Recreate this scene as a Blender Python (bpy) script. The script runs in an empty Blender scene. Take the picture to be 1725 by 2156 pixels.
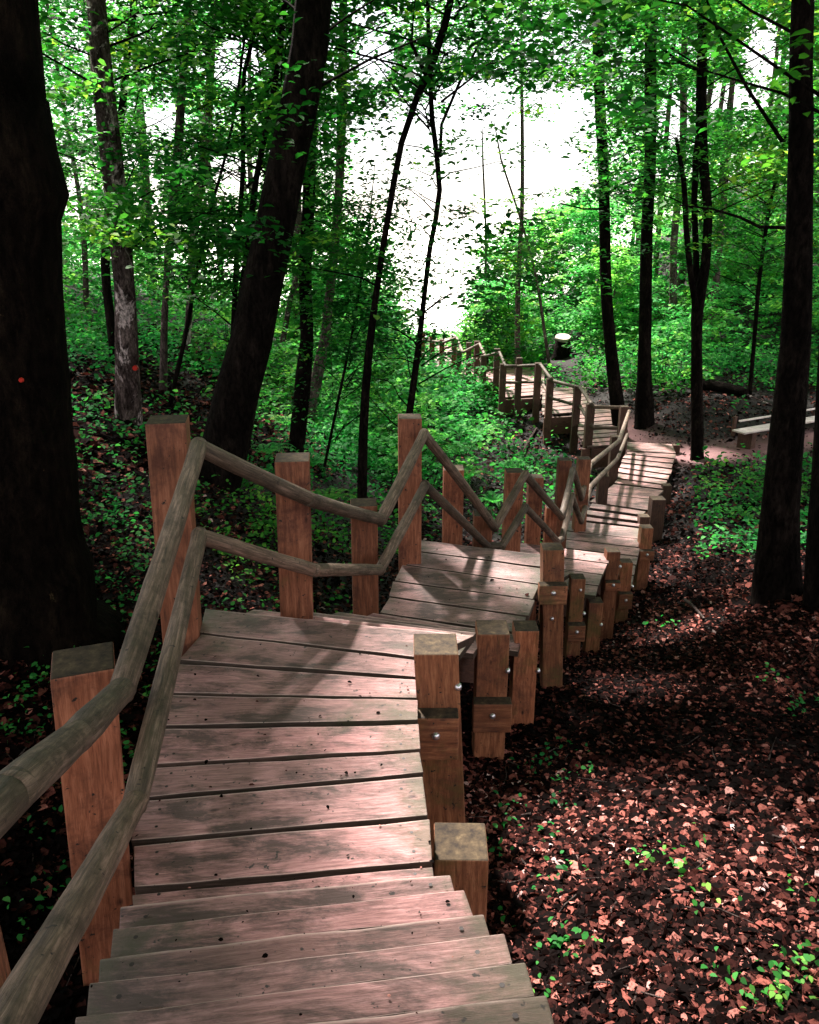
import bpy, math, random
import numpy as np
from mathutils import Vector, Matrix
SC = bpy.context.scene
COL = SC.collection
R = math.radians
random.seed(7); rng = np.random.default_rng(7)

# ------------------------------------------------------------------ camera, sky, sun, exposure
PITCH, FPX, CX, CY = R(20), 1700.0, 862.5, 1078.0      # reading frame: 1725 x 2156
cam = bpy.data.cameras.new('camera'); camo = bpy.data.objects.new('camera', cam); COL.objects.link(camo)
camo.location = (0, 0, 0); camo.rotation_euler = (math.pi/2 - PITCH, 0, 0)
cam.sensor_fit = 'VERTICAL'; cam.sensor_height = 24; cam.lens = FPX*24/2156.0
cam.clip_start = 0.02; cam.clip_end = 6000
SC.camera = camo
SUN_EL, SUN_ROT = R(52), R(-24)
w = bpy.data.worlds.new('World'); SC.world = w; w.use_nodes = True
nt = w.node_tree; bg = nt.nodes['Background']
sky = nt.nodes.new('ShaderNodeTexSky'); sky.sky_type = 'NISHITA'; sky.sun_disc = False
sky.sun_elevation = SUN_EL; sky.sun_rotation = SUN_ROT; sky.dust_density = .6; sky.air_density = 1.0; sky.ozone_density = 0.6
tc = nt.nodes.new('ShaderNodeTexCoord'); cn = nt.nodes.new('ShaderNodeTexNoise'); cn.inputs['Scale'].default_value = 2.2; cn.inputs['Detail'].default_value = 6
nt.links.new(tc.outputs['Generated'], cn.inputs['Vector']); cr_ = nt.nodes.new('ShaderNodeMapRange'); cr_.inputs[1].default_value = .3; cr_.inputs[2].default_value = .7; cr_.inputs[3].default_value = .55; cr_.inputs[4].default_value = .9
nt.links.new(cn.outputs[0], cr_.inputs[0]); cm = nt.nodes.new('ShaderNodeMix'); cm.data_type = 'RGBA'; nt.links.new(cr_.outputs[0], cm.inputs[0])
nt.links.new(sky.outputs[0], cm.inputs[6]); cm.inputs[7].default_value = (9.0, 8.2, 7.9, 1)
nt.links.new(cm.outputs[2], bg.inputs[0]); bg.inputs[1].default_value = 0.065
sl = bpy.data.lights.new('sun', 'SUN'); sl.energy = 5.0; sl.angle = R(3.5); sl.color = (1, .9, .84)
so = bpy.data.objects.new('sun', sl); COL.objects.link(so)
sd = Vector((math.sin(SUN_ROT)*math.cos(SUN_EL), math.cos(SUN_ROT)*math.cos(SUN_EL), math.sin(SUN_EL)))
so.rotation_euler = sd.to_track_quat('Z', 'Y').to_euler(); so.location = (0, 0, 30)
SC.view_settings.view_transform = 'Standard'; SC.view_settings.look = 'None'
SC.view_settings.exposure = 2.28; SC.view_settings.gamma = 1
SC.render.engine = 'CYCLES'
SC.cycles.max_bounces = 7; SC.cycles.diffuse_bounces = 4; SC.cycles.glossy_bounces = 2
SC.cycles.transmission_bounces = 5; SC.cycles.transparent_max_bounces = 4
SC.cycles.sample_clamp_indirect = 6

# ------------------------------------------------------------------ pixel <-> world
cp, sp = math.cos(PITCH), math.sin(PITCH)
def ray(x, y):
    a, b = (x-CX)/FPX, (y-CY)/FPX
    return Vector((a, cp - b*sp, -sp - b*cp))
def at_d(x, y, d): return ray(x, y)*d                       # camera-axis depth
def at_z(x, y, z): r = ray(x, y); return r*(z/r.z)
def at_Y(x, y, Y): r = ray(x, y); return r*(Y/r.y)
def proj(P):
    P = np.asarray(P, float); X, Y, Z = P[..., 0], P[..., 1], P[..., 2]
    d = Y*cp - Z*sp; v = -(Y*sp + Z*cp)
    d = np.where(np.abs(d) < 1e-6, 1e-6, d)
    return CX + X/d*FPX, CY + v/d*FPX, d

# ------------------------------------------------------------------ terrain
CTRL = np.array([
 (0,0,-2.0),(0,-3,-.9),(1.5,.5,-1.95),(-1.5,.8,-1.95),(3,-3,-.8),(-3,-3,-.7),(.85,2.5,-2.55),(1.8,2.6,-2.5),(4,3,-2.3),(7,3,-1.8),
 (.6,3.6,-2.95),(1.05,5.0,-3.3),(2.0,7.1,-4.0),(3.0,9.3,-4.45),(4.7,13.2,-4.62),(5.6,15.8,-4.58),(3.2,6.4,-3.15),(5,10,-3.9),(8,8,-2.9),
 (7,14.6,-4.3),(10,16,-4.0),(6.3,19.5,-4.3),(9,25,-3.6),(14,25,-2.5),(8,35,-2.6),(16,40,.3),(4.6,24,-4.5),(3,31,-4.9),(1,37,-5.3),
 (0,46,-6.9),(8,48,-6.4),(-9,45,-4.8),(24,60,3),(-25,60,-3),(-.9,2.5,-2.6),(-2.1,4.1,-2.05),(-3,2,-1.8),(-5,4,-1.5),(-1,5.5,-3.0),(-.3,7,-3.7),
 (-3.5,9.7,-2.4),(-5,12.5,-2.3),(-10,12,-1.8),(-10,25,-1.7),(-20,20,-.6),(-1.2,10,-3.7),(-2,8.3,-2.7),(1.6,14,-5.3),(0,12,-4.6),(1,9.5,-4.5),
 (.3,16.5,-4.9),(-3,18,-3.9),(-1,22,-4.7),(2.2,18,-5.5),(3.9,16.2,-5.2),(-6,20,-2.6),(20,10,-1),(-14,3,-.6),(1,26,-5.2),(14,0,-.4),(10,60,-7),(0,62,-9),(-40,30,0),(40,30,4)], float)
def _u(r2): return np.where(r2 > 1e-9, r2*np.log(r2+1e-12), 0)
_n = len(CTRL); _A = np.zeros((_n+3, _n+3))
_A[:_n, :_n] = _u(((CTRL[:, None, :2]-CTRL[None, :, :2])**2).sum(-1)) + np.eye(_n)*.6
_A[:_n, _n] = 1; _A[:_n, _n+1:] = CTRL[:, :2]; _A[_n:, :_n] = _A[:_n, _n:].T
_w = np.linalg.solve(_A, np.concatenate([CTRL[:, 2], [0, 0, 0]]))
_ph = rng.uniform(0, 6.28, (10, 2)); _fr = rng.normal(0, 1, (10, 2))*np.array([.8, .8])
_fr[5:] *= 3.2
def gz(X, Y):
    X = np.atleast_1d(np.asarray(X, float)); Y = np.atleast_1d(np.asarray(Y, float))
    sh = X.shape; x = X.ravel(); y = Y.ravel(); out = np.empty(len(x))
    for s in range(0, len(x), 20000):
        a, b = x[s:s+20000], y[s:s+20000]
        r2 = (a[:, None]-CTRL[None, :, 0])**2 + (b[:, None]-CTRL[None, :, 1])**2
        out[s:s+20000] = _u(r2) @ _w[:_n] + _w[_n] + _w[_n+1]*a + _w[_n+2]*b
    for i in range(10):
        out += (.022 if i < 5 else .009)*np.sin(x*_fr[i, 0]+y*_fr[i, 1]+_ph[i, 0])
    return out.reshape(sh)
def g1(x, y): return float(gz(x, y)[0])

# ------------------------------------------------------------------ materials
def mat(name):
    m = bpy.data.materials.new(name); m.use_nodes = True; n = m.node_tree.nodes; l = m.node_tree.links
    b = n['Principled BSDF']; b.inputs['Specular IOR Level'].default_value = .3
    return m, n, l, b
def ramp(n, stops):
    r = n.new('ShaderNodeValToRGB'); e = r.color_ramp.elements
    e[0].position, e[0].color = stops[0][0], (*stops[0][1], 1)
    e[1].position, e[1].color = stops[-1][0], (*stops[-1][1], 1)
    for p, c in stops[1:-1]:
        q = e.new(p); q.color = (*c, 1)
    return r
def mixc(n, l, fac, a, b, mode='MIX'):
    m = n.new('ShaderNodeMix'); m.data_type = 'RGBA'; m.blend_type = mode
    for s, v in ((0, fac), (6, a), (7, b)):
        if hasattr(v, 'is_linked') or hasattr(v, 'links'): l.new(v, m.inputs[s])
        elif s == 0: m.inputs[0].default_value = v
        else: m.inputs[s].default_value = (*v, 1)
    return m.outputs[2]
def noise(n, l, vec, scale, detail=5, rough=.6, sc3=None, dist=0):
    if sc3:
        mp = n.new('ShaderNodeMapping'); mp.inputs['Scale'].default_value = sc3; l.new(vec, mp.inputs[0]); vec = mp.outputs[0]
    t = n.new('ShaderNodeTexNoise'); t.inputs['Scale'].default_value = scale; t.inputs['Detail'].default_value = detail
    t.inputs['Roughness'].default_value = rough; t.inputs['Distortion'].default_value = dist
    l.new(vec, t.inputs['Vector']); return t.outputs[0]
def bump(n, l, b, h, strength=.5, dist=.01):
    u = n.new('ShaderNodeBump'); u.inputs['Strength'].default_value = strength; u.inputs['Distance'].default_value = dist
    l.new(h, u.inputs['Height']); l.new(u.outputs[0], b.inputs['Normal'])

def wood(name, dark, mid, light, stain, grain=(1.2, 16, 1), spec=.35, rough=.62, moss=(.035, .04, .016), moss_lo=.56, knots=True, ends=False, stmix=.72, stsc=3.2):
    """UV: u runs along the timber in metres, v across it."""
    m, n, l, b = mat(name)
    uv = n.new('ShaderNodeUVMap'); uv.uv_map = 'UVMap'; U = uv.outputs[0]
    obj = n.new('ShaderNodeTexCoord').outputs['Object']
    att = n.new('ShaderNodeAttribute'); att.attribute_name = 'rnd'
    g = noise(n, l, U, 7, 7, .68, grain, .5)
    c = ramp(n, [(.3, dark), (.5, mid), (.72, light)]); l.new(g, c.inputs[0]); c = c.outputs[0]
    fine = noise(n, l, U, 30, 4, .6, (grain[0]*.8, grain[1]*1.5, 1))
    fr = ramp(n, [(.34, (.5, .44, .42)), (.47, (1, 1, 1))]); l.new(fine, fr.inputs[0])
    c = mixc(n, l, .75, c, fr.outputs[0], 'MULTIPLY')
    vr = ramp(n, [(0, (.6, .58, .55)), (.5, (1, 1, 1)), (1, (1.35, 1.25, 1.27))]); l.new(att.outputs['Fac'], vr.inputs[0])
    c = mixc(n, l, 1, c, vr.outputs[0], 'MULTIPLY')
    st = noise(n, l, obj, stsc, 8, .74, (.55, 1.5, 1) if ends else None, .3)
    sr = ramp(n, [(.45 if ends else .5, (0, 0, 0)), (.58 if ends else .64, (1, 1, 1))]); l.new(st, sr.inputs[0])
    c = mixc(n, l, sr.outputs[0], c, mixc(n, l, stmix, c, stain))
    ms = noise(n, l, obj, 1.7, 9, .74, None, .4)
    if ends:
        un = n.new('ShaderNodeUVMap'); un.uv_map = 'Along'; sx = n.new('ShaderNodeSeparateXYZ'); l.new(un.outputs[0], sx.inputs[0])
        er = ramp(n, [(0, (.17,)*3), (.12, (.06,)*3), (.3, (0, 0, 0)), (.72, (0, 0, 0)), (.88, (.07,)*3), (1, (.16,)*3)]); l.new(sx.outputs[0], er.inputs[0])
        ad2 = n.new('ShaderNodeMath'); ad2.operation = 'ADD'; l.new(ms, ad2.inputs[0]); l.new(er.outputs[0], ad2.inputs[1]); ms = ad2.outputs[0]
    if ends:
        vr2 = ramp(n, [(0, (1, 1, 1)), (.035, (0, 0, 0)), (.95, (0, 0, 0)), (.985, (1, 1, 1))]); l.new(sx.outputs[1], vr2.inputs[0])
        wn = noise(n, l, U, 9, 4, .7); wm = n.new('ShaderNodeMath'); wm.operation = 'MULTIPLY'; l.new(vr2.outputs[0], wm.inputs[0]); l.new(wn, wm.inputs[1])
        c = mixc(n, l, wm.outputs[0], c, (.75, .56, .5))  # pale line on both long edges: nose highlight painted in with the wear
    mr = ramp(n, [(moss_lo, (0, 0, 0)), (moss_lo+.12, (.8, .8, .8))]); l.new(ms, mr.inputs[0])
    c = mixc(n, l, mr.outputs[0], c, moss)
    if knots:
        v = n.new('ShaderNodeTexVoronoi'); v.inputs['Scale'].default_value = 5.5; v.inputs['Randomness'].default_value = 1
        mp = n.new('ShaderNodeMapping'); mp.inputs['Scale'].default_value = (.8, 1.7, 1); l.new(U, mp.inputs[0]); l.new(mp.outputs[0], v.inputs['Vector'])
        kr = ramp(n, [(.03, (1, 1, 1)), (.1, (0, 0, 0))]); l.new(v.outputs['Distance'], kr.inputs[0])
        c = mixc(n, l, kr.outputs[0], c, (dark[0]*.35, dark[1]*.3, dark[2]*.3))
        sp1 = noise(n, l, obj, 34, 3, .6); s2 = ramp(n, [(.66, (0, 0, 0)), (.7, (1, 1, 1))]); l.new(sp1, s2.inputs[0])
        c = mixc(n, l, s2.outputs[0], c, (.02, .015, .012))
    l.new(c, b.inputs['Base Color'])
    rr = ramp(n, [(.3, (rough-.16,)*3), (.7, (rough+.2,)*3)]); l.new(st, rr.inputs[0]); l.new(rr.outputs[0], b.inputs['Roughness'])
    b.inputs['Specular IOR Level'].default_value = spec
    ad = n.new('ShaderNodeMath'); ad.operation = 'ADD'; l.new(g, ad.inputs[0]); l.new(fine, ad.inputs[1])
    bump(n, l, b, ad.outputs[0], .55, .006)
    return m
M_DECK = wood('deck_wood', (.12, .058, .053), (.31, .162, .152), (.52, .3, .29), (.035, .024, .018), spec=.5, rough=.5, moss=(.06, .055, .03), moss_lo=.58, ends=True, stmix=.85, stsc=4.5)
M_FARDECK = M_DECK
M_POST = wood('post_wood', (.1, .036, .018), (.25, .09, .045), (.42, .18, .1), (.06, .02, .013), grain=(.7, 7, 1), moss=(.14, .1, .03), moss_lo=.6, knots=True)
M_POST_TAN = wood('tan_post_wood', (.09, .032, .016), (.26, .098, .046), (.44, .2, .1), (.09, .035, .022), grain=(.8, 7, 1), moss=(.1, .085, .025), moss_lo=.52)
M_LOG = wood('log_wood', (.022, .017, .01), (.095, .068, .045), (.27, .19, .145), (.022, .018, .01), grain=(.9, 14, 1), moss=(.03, .034, .015), moss_lo=.58)
M_BENCH = wood('bench_wood', (.5, .42, .4), (.7, .62, .6), (.8, .74, .72), (.3, .25, .2), knots=False)
M_MOSSTOP, n, l, b = mat('post_top_grain')
o = n.new('ShaderNodeTexCoord').outputs['Object']
q = ramp(n, [(.35, (.012, .008, .005)), (.55, (.045, .031, .016)), (.75, (.11, .078, .04))]); l.new(noise(n, l, o, 25, 6, .7), q.inputs[0])
l.new(q.outputs[0], b.inputs['Base Color']); b.inputs['Roughness'].default_value = .9

M_EDGE_SHADED = wood('shaded_plank_edge', (.025, .018, .012), (.06, .04, .03), (.12, .08, .06), (.03, .025, .015), knots=False)  # board sides darkened: shade of the gaps painted into the wood colour
M_POST_SHADED = wood('shaded_post_wood', (.035, .018, .012), (.08, .04, .028), (.14, .075, .05), (.04, .02, .014), grain=(1.0, 9, 1), moss_lo=.64)  # darker copy of the post wood, backlit shade put into its colour
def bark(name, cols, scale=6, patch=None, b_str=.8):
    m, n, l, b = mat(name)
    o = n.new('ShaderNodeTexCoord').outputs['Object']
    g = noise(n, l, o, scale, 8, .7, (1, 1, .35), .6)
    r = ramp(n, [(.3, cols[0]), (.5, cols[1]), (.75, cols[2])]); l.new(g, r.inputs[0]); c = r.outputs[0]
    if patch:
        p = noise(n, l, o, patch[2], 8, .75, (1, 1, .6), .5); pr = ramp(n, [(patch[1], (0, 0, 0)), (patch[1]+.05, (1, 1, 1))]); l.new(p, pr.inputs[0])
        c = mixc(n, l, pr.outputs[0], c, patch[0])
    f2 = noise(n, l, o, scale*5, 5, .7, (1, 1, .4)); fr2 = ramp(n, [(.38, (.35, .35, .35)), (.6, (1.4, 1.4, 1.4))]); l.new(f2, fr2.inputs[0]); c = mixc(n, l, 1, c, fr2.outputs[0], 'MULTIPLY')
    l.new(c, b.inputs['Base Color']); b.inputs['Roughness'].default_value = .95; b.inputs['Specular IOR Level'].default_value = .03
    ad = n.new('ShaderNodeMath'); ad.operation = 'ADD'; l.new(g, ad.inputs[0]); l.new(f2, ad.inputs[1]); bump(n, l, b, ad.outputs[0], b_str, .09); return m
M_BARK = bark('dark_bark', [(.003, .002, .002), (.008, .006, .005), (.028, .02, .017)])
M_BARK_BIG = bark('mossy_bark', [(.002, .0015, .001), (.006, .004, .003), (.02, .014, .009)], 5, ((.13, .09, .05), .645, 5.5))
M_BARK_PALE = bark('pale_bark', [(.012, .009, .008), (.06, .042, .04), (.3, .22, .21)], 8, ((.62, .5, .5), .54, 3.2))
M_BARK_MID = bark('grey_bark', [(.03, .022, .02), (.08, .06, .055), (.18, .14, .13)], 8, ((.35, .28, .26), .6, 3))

def leafmat(name, stops, trans, tmix=.5, rough=.6, spec=.12, litter=False):
    m, n, l, b = mat(name)
    att = n.new('ShaderNodeAttribute'); att.attribute_name = 'rnd'
    r = ramp(n, stops); l.new(att.outputs['Fac'], r.inputs[0])
    o = n.new('ShaderNodeNewGeometry').outputs['Position']
    if litter:
        nn = noise(n, l, o, 90, 4, .7); hr = ramp(n, [(.35, (.35, .33, .32)), (.5, (1, 1, 1)), (.7, (1.35, 1.3, 1.3))]); l.new(nn, hr.inputs[0])
    else:
        nn = noise(n, l, o, .45, 3, .6); hr = ramp(n, [(.36, (.7, .95, 1.15)), (.5, (1, 1, 1)), (.64, (1.9, 1.12, .8))]); l.new(nn, hr.inputs[0])
    class _r: outputs = [mixc(n, l, 1, r.outputs[0], hr.outputs[0], 'MULTIPLY')]
    r = _r
    l.new(r.outputs[0], b.inputs['Base Color']); b.inputs['Roughness'].default_value = rough; b.inputs['Specular IOR Level'].default_value = spec
    t = n.new('ShaderNodeBsdfTranslucent')
    tc = mixc(n, l, 1, r.outputs[0], trans, 'MULTIPLY'); l.new(tc, t.inputs[0])
    mx = n.new('ShaderNodeMixShader'); mx.inputs[0].default_value = tmix
    l.new(b.outputs[0], mx.inputs[1]); l.new(t.outputs[0], mx.inputs[2])
    l.new(mx.outputs[0], n['Material Output'].inputs[0]); return m
M_LEAF = leafmat('beech_leaf', [(0, (.004, .035, .006)), (.45, (.012, .10, .014)), (.8, (.04, .22, .03)), (1, (.2, .42, .06))], (1.7, 1.9, 1.2), .5)
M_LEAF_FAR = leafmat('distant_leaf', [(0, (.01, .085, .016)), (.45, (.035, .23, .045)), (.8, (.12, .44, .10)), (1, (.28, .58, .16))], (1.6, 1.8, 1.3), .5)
M_HERB = leafmat('herb_leaf', [(0, (.008, .07, .015)), (.6, (.025, .2, .04)), (1, (.13, .42, .09))], (1.5, 2.0, 1.3), .45)
M_LITTER = leafmat('fallen_leaf', [(0, (.0012, .0006, .0005)), (.4, (.004, .0016, .0013)), (.62, (.055, .017, .014)), (.8, (.25, .08, .062)), (.95, (.42, .19, .16)), (1, (.6, .42, .4))], (1, .8, .7), .12, .8, .04, litter=True)
M_STEM = bark('stem_bark', [(.012, .012, .008), (.03, .026, .018), (.05, .045, .03)])

M_GROUND, n, l, b = mat('forest_floor')
o = n.new('ShaderNodeTexCoord').outputs['Object']
a1 = noise(n, l, o, 14, 8, .75); q = ramp(n, [(.35, (.003, .002, .002)), (.55, (.006, .0035, .003)), (.7, (.018, .009, .007)), (.85, (.07, .032, .024))]); l.new(a1, q.inputs[0])
a2 = noise(n, l, o, .35, 4, .6)
# worn path: distance to the trodden line on the right of the walkway
geo = n.new('ShaderNodeAttribute'); geo.attribute_name = 'path'
c = mixc(n, l, geo.outputs['Fac'], q.outputs[0], mixc(n, l, a1, (.1, .045, .045), (.26, .14, .14)))
l.new(c, b.inputs['Base Color']); b.inputs['Roughness'].default_value = .9; bump(n, l, b, a1, .8, .03)
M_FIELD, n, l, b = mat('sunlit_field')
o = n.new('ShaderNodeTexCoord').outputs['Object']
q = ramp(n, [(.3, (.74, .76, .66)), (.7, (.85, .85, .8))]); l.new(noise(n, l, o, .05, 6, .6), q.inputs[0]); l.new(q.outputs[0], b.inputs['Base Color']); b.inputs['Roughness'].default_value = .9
M_STEEL, n, l, b = mat('galvanised_steel'); b.inputs['Base Color'].default_value = (.7, .7, .75, 1); b.inputs['Metallic'].default_value = .9; b.inputs['Roughness'].default_value = .32
M_SCREW, n, l, b = mat('dark_screw'); b.inputs['Base Color'].default_value = (.03, .024, .022, 1); b.inputs['Roughness'].default_value = .5
M_RED, n, l, b = mat('red_paint'); b.inputs['Base Color'].default_value = (.4, .015, .006, 1)
M_CUT, n, l, b = mat('cut_wood')
o = n.new('ShaderNodeTexCoord').outputs['Object']
q = ramp(n, [(.3, (.34, .27, .23)), (.7, (.55, .47, .42))]); l.new(noise(n, l, o, 6, 5), q.inputs[0]); l.new(q.outputs[0], b.inputs['Base Color'])

# ------------------------------------------------------------------ builders
def link(name, me, m, parent=None):
    o = bpy.data.objects.new(name, me); COL.objects.link(o)
    if m:
        for k in (m if isinstance(m, (list, tuple)) else [m]): me.materials.append(k)
    if parent: o.parent = parent
    return o
def tag(o, label=None, cat=None, group=None, kind=None):
    if label: o['label'] = label
    if cat: o['category'] = cat
    if group: o['group'] = group
    if kind: o['kind'] = kind
    return o
def empty(name, loc, label, cat, group=None):
    o = bpy.data.objects.new(name, None)
    if isinstance(label, list): label[0] = o; label = 'pending'
    COL.objects.link(o); o.location = loc; o.empty_display_size = .2
    return tag(o, label, cat, group)

class MB:
    def __init__(s): s.v, s.f, s.uv, s.r, s.mi, s.sm, s.nu = [], [], [], [], [], [], {}
    def face(s, pts, uvs, r, mi=0, smooth=False):
        i = len(s.v); s.v += [tuple(p) for p in pts]; s.f.append(tuple(range(i, i+len(pts)))); s.uv += list(uvs); s.r.append(r); s.mi.append(mi); s.sm.append(smooth)
    def hexa(s, bot, top, r=None, axis=0, topmi=0, endmi=None, sidemi=0):
        """bot/top: 4 corners each (0-1 edge is the grain direction when axis=0; vertical when axis=2)"""
        if r is None: r = random.random()
        i = len(s.v); P = [Vector(p) for p in list(bot)+list(top)]; s.v += [tuple(p) for p in P]
        u0, v0 = random.uniform(0, 40), random.uniform(0, 40)
        e1 = (P[1]-P[0]).length; e2 = (P[3]-P[0]).length; h = (P[4]-P[0]).length
        def add(idx, uv, mi=0):
            s.f.append(tuple(i+k for k in idx)); s.uv += [(u0+a, v0+b_) for a, b_ in uv]; s.r.append(r); s.mi.append(mi); s.sm.append(False)
        if axis == 0:
            s.nu[len(s.uv)] = 1
            em = sidemi if endmi is None else endmi
            add((4, 5, 6, 7), [(0, 0), (e1, 0), (e1, e2), (0, e2)], topmi); add((3, 2, 1, 0), [(0, 9+e2), (e1, 9+e2), (e1, 9), (0, 9)])
            add((0, 1, 5, 4), [(0, 5), (e1, 5), (e1, 5+h), (0, 5+h)], sidemi); add((2, 3, 7, 6), [(e1, 7), (0, 7), (0, 7+h), (e1, 7+h)], sidemi)
            add((1, 2, 6, 5), [(3, 0), (3, e2), (3+h, e2), (3+h, 0)], em); add((3, 0, 4, 7), [(4, e2), (4, 0), (4+h, 0), (4+h, e2)], em)
        else:
            add((4, 5, 6, 7), [(0, 0), (e1, 0), (e1, e2), (0, e2)], topmi); add((3, 2, 1, 0), [(0, e2), (e1, e2), (e1, 0), (0, 0)])
            for k, (a, b_, c_, d) in enumerate(((0, 1, 5, 4), (1, 2, 6, 5), (2, 3, 7, 6), (3, 0, 4, 7))):
                w_ = (P[b_]-P[a]).length
                add((a, b_, c_, d), [(0, k), (0, k+w_), (h, k+w_), (h, k)])
    def strip(s, B, T, n_):
        r = random.random(); u0, v0 = random.uniform(0, 40), random.uniform(0, 40); i = len(s.v)
        e2 = (T[3]-T[0]).length; e1 = (T[1]-T[0]).length; h = (T[0]-B[0]).length; ac = (T[3]-T[0]).normalized(); j = .0028 if n_ > 1 else 0
        for k in range(n_+1):
            t = k/n_
            for A, sg in ((T, 0), (B, 0)):
                for a, b_, q in ((0, 1, 1), (3, 2, -1)):
                    if A is T: d_ = ac*random.uniform(-j, j)+Vector((0, 0, random.uniform(-j, j)*.7)); 
                    if A is T and q == 1: dn = d_
                    if A is T and q == -1: df = d_
                    s.v.append(tuple(A[a].lerp(A[b_], t)+(dn if q == 1 else df)))
        s.r += [r]*0
        def add(idx, uv, mi=0, top=False):
            if top: s.nu[len(s.uv)] = top
            s.f.append(tuple(idx)); s.uv += [(u0+a, v0+b_) for a, b_ in uv]; s.r.append(r); s.mi.append(mi); s.sm.append(False)
        for k in range(n_):
            p, q = i+4*k, i+4*(k+1); a, b_ = e1*k/n_, e1*(k+1)/n_      # 0 near top, 1 far top, 2 near bottom, 3 far bottom
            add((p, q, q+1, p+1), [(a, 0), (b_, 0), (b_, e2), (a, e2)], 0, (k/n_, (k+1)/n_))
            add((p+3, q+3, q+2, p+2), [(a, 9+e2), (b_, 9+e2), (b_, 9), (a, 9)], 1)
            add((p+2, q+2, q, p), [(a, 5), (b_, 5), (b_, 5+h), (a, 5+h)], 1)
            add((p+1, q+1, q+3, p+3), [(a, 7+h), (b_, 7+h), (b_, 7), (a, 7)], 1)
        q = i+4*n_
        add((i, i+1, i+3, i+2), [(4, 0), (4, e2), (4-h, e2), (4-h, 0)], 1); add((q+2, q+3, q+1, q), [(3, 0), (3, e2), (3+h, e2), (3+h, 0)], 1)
    def tube(s, pts, rad, seg=12, r=None, noise_=0.0, caps=True, capmi=0):
        if r is None: r = random.random()
        pts = [Vector(p) for p in pts]; n_ = len(pts); i = len(s.v); L = 0; u0 = random.uniform(0, 30)
        ref = Vector((0, 0, 1)); Ls = []
        for k, p in enumerate(pts):
            t = (pts[min(k+1, n_-1)]-pts[max(k-1, 0)]).normalized()
            if k: L += (p-pts[k-1]).length
            Ls.append(L)
            if abs(t.z) > .9 and k == 0: ref = Vector((0, 1, 0))
            a = t.cross(ref).normalized(); b_ = a.cross(t).normalized()
            rr = rad[k] if hasattr(rad, '__len__') else rad
            for j in range(seg):
                th = 2*math.pi*j/seg; q = rr*(1+noise_*math.sin(3*th+k*.7+i)+noise_*.6*random.uniform(-1, 1))
                s.v.append(tuple(p + a*math.cos(th)*q + b_*math.sin(th)*q))
        rr0 = rad[0] if hasattr(rad, '__len__') else rad
        for k in range(n_-1):
            for j in range(seg):
                j2 = (j+1) % seg
                s.f.append((i+k*seg+j, i+k*seg+j2, i+(k+1)*seg+j2, i+(k+1)*seg+j))
                a0, a1_ = rr0*6.28*j/seg, rr0*6.28*(j+1)/seg
                s.uv += [(u0+Ls[k], a0), (u0+Ls[k], a1_), (u0+Ls[k+1], a1_), (u0+Ls[k+1], a0)]; s.r.append(r); s.mi.append(0); s.sm.append(True)
        if caps:
            for base, rev in ((i, True), (i+(n_-1)*seg, False)):
                idx = list(range(base, base+seg));
                if rev: idx.reverse()
                s.f.append(tuple(idx)); s.uv += [(u0+.1*math.cos(j), .1*math.sin(j)) for j in range(seg)]; s.r.append(r); s.mi.append(capmi); s.sm.append(False)
    def build(s, name, m, parent=None, bevel=0):
        me = bpy.data.meshes.new(name); me.from_pydata(s.v, [], s.f)
        u = me.uv_layers.new(name='UVMap'); u.data.foreach_set('uv', np.array(s.uv, 'f').ravel())
        nu = np.full((len(s.uv), 2), .5, 'f')
        for i, w_ in s.nu.items():
            a, b_ = w_ if isinstance(w_, tuple) else (0, 1)
            nu[i:i+4] = ((a, 0), (b_, 0), (b_, 1), (a, 1))
        u = me.uv_layers.new(name='Along'); u.data.foreach_set('uv', nu.ravel())
        a = me.attributes.new('rnd', 'FLOAT', 'FACE'); a.data.foreach_set('value', np.array(s.r, 'f'))
        me.polygons.foreach_set('material_index', s.mi); me.polygons.foreach_set('use_smooth', s.sm)
        me.update(); o = link(name, me, m, parent)
        if bevel:
            bm_ = o.modifiers.new('bevel', 'BEVEL'); bm_.width = bevel; bm_.segments = 2; bm_.limit_method = 'ANGLE'
        return o
def put(o, parent, loc):
    """mesh written in world coordinates: hang it on its parent without moving it"""
    o.parent = parent; o.location = -Vector(loc); return o

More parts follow.
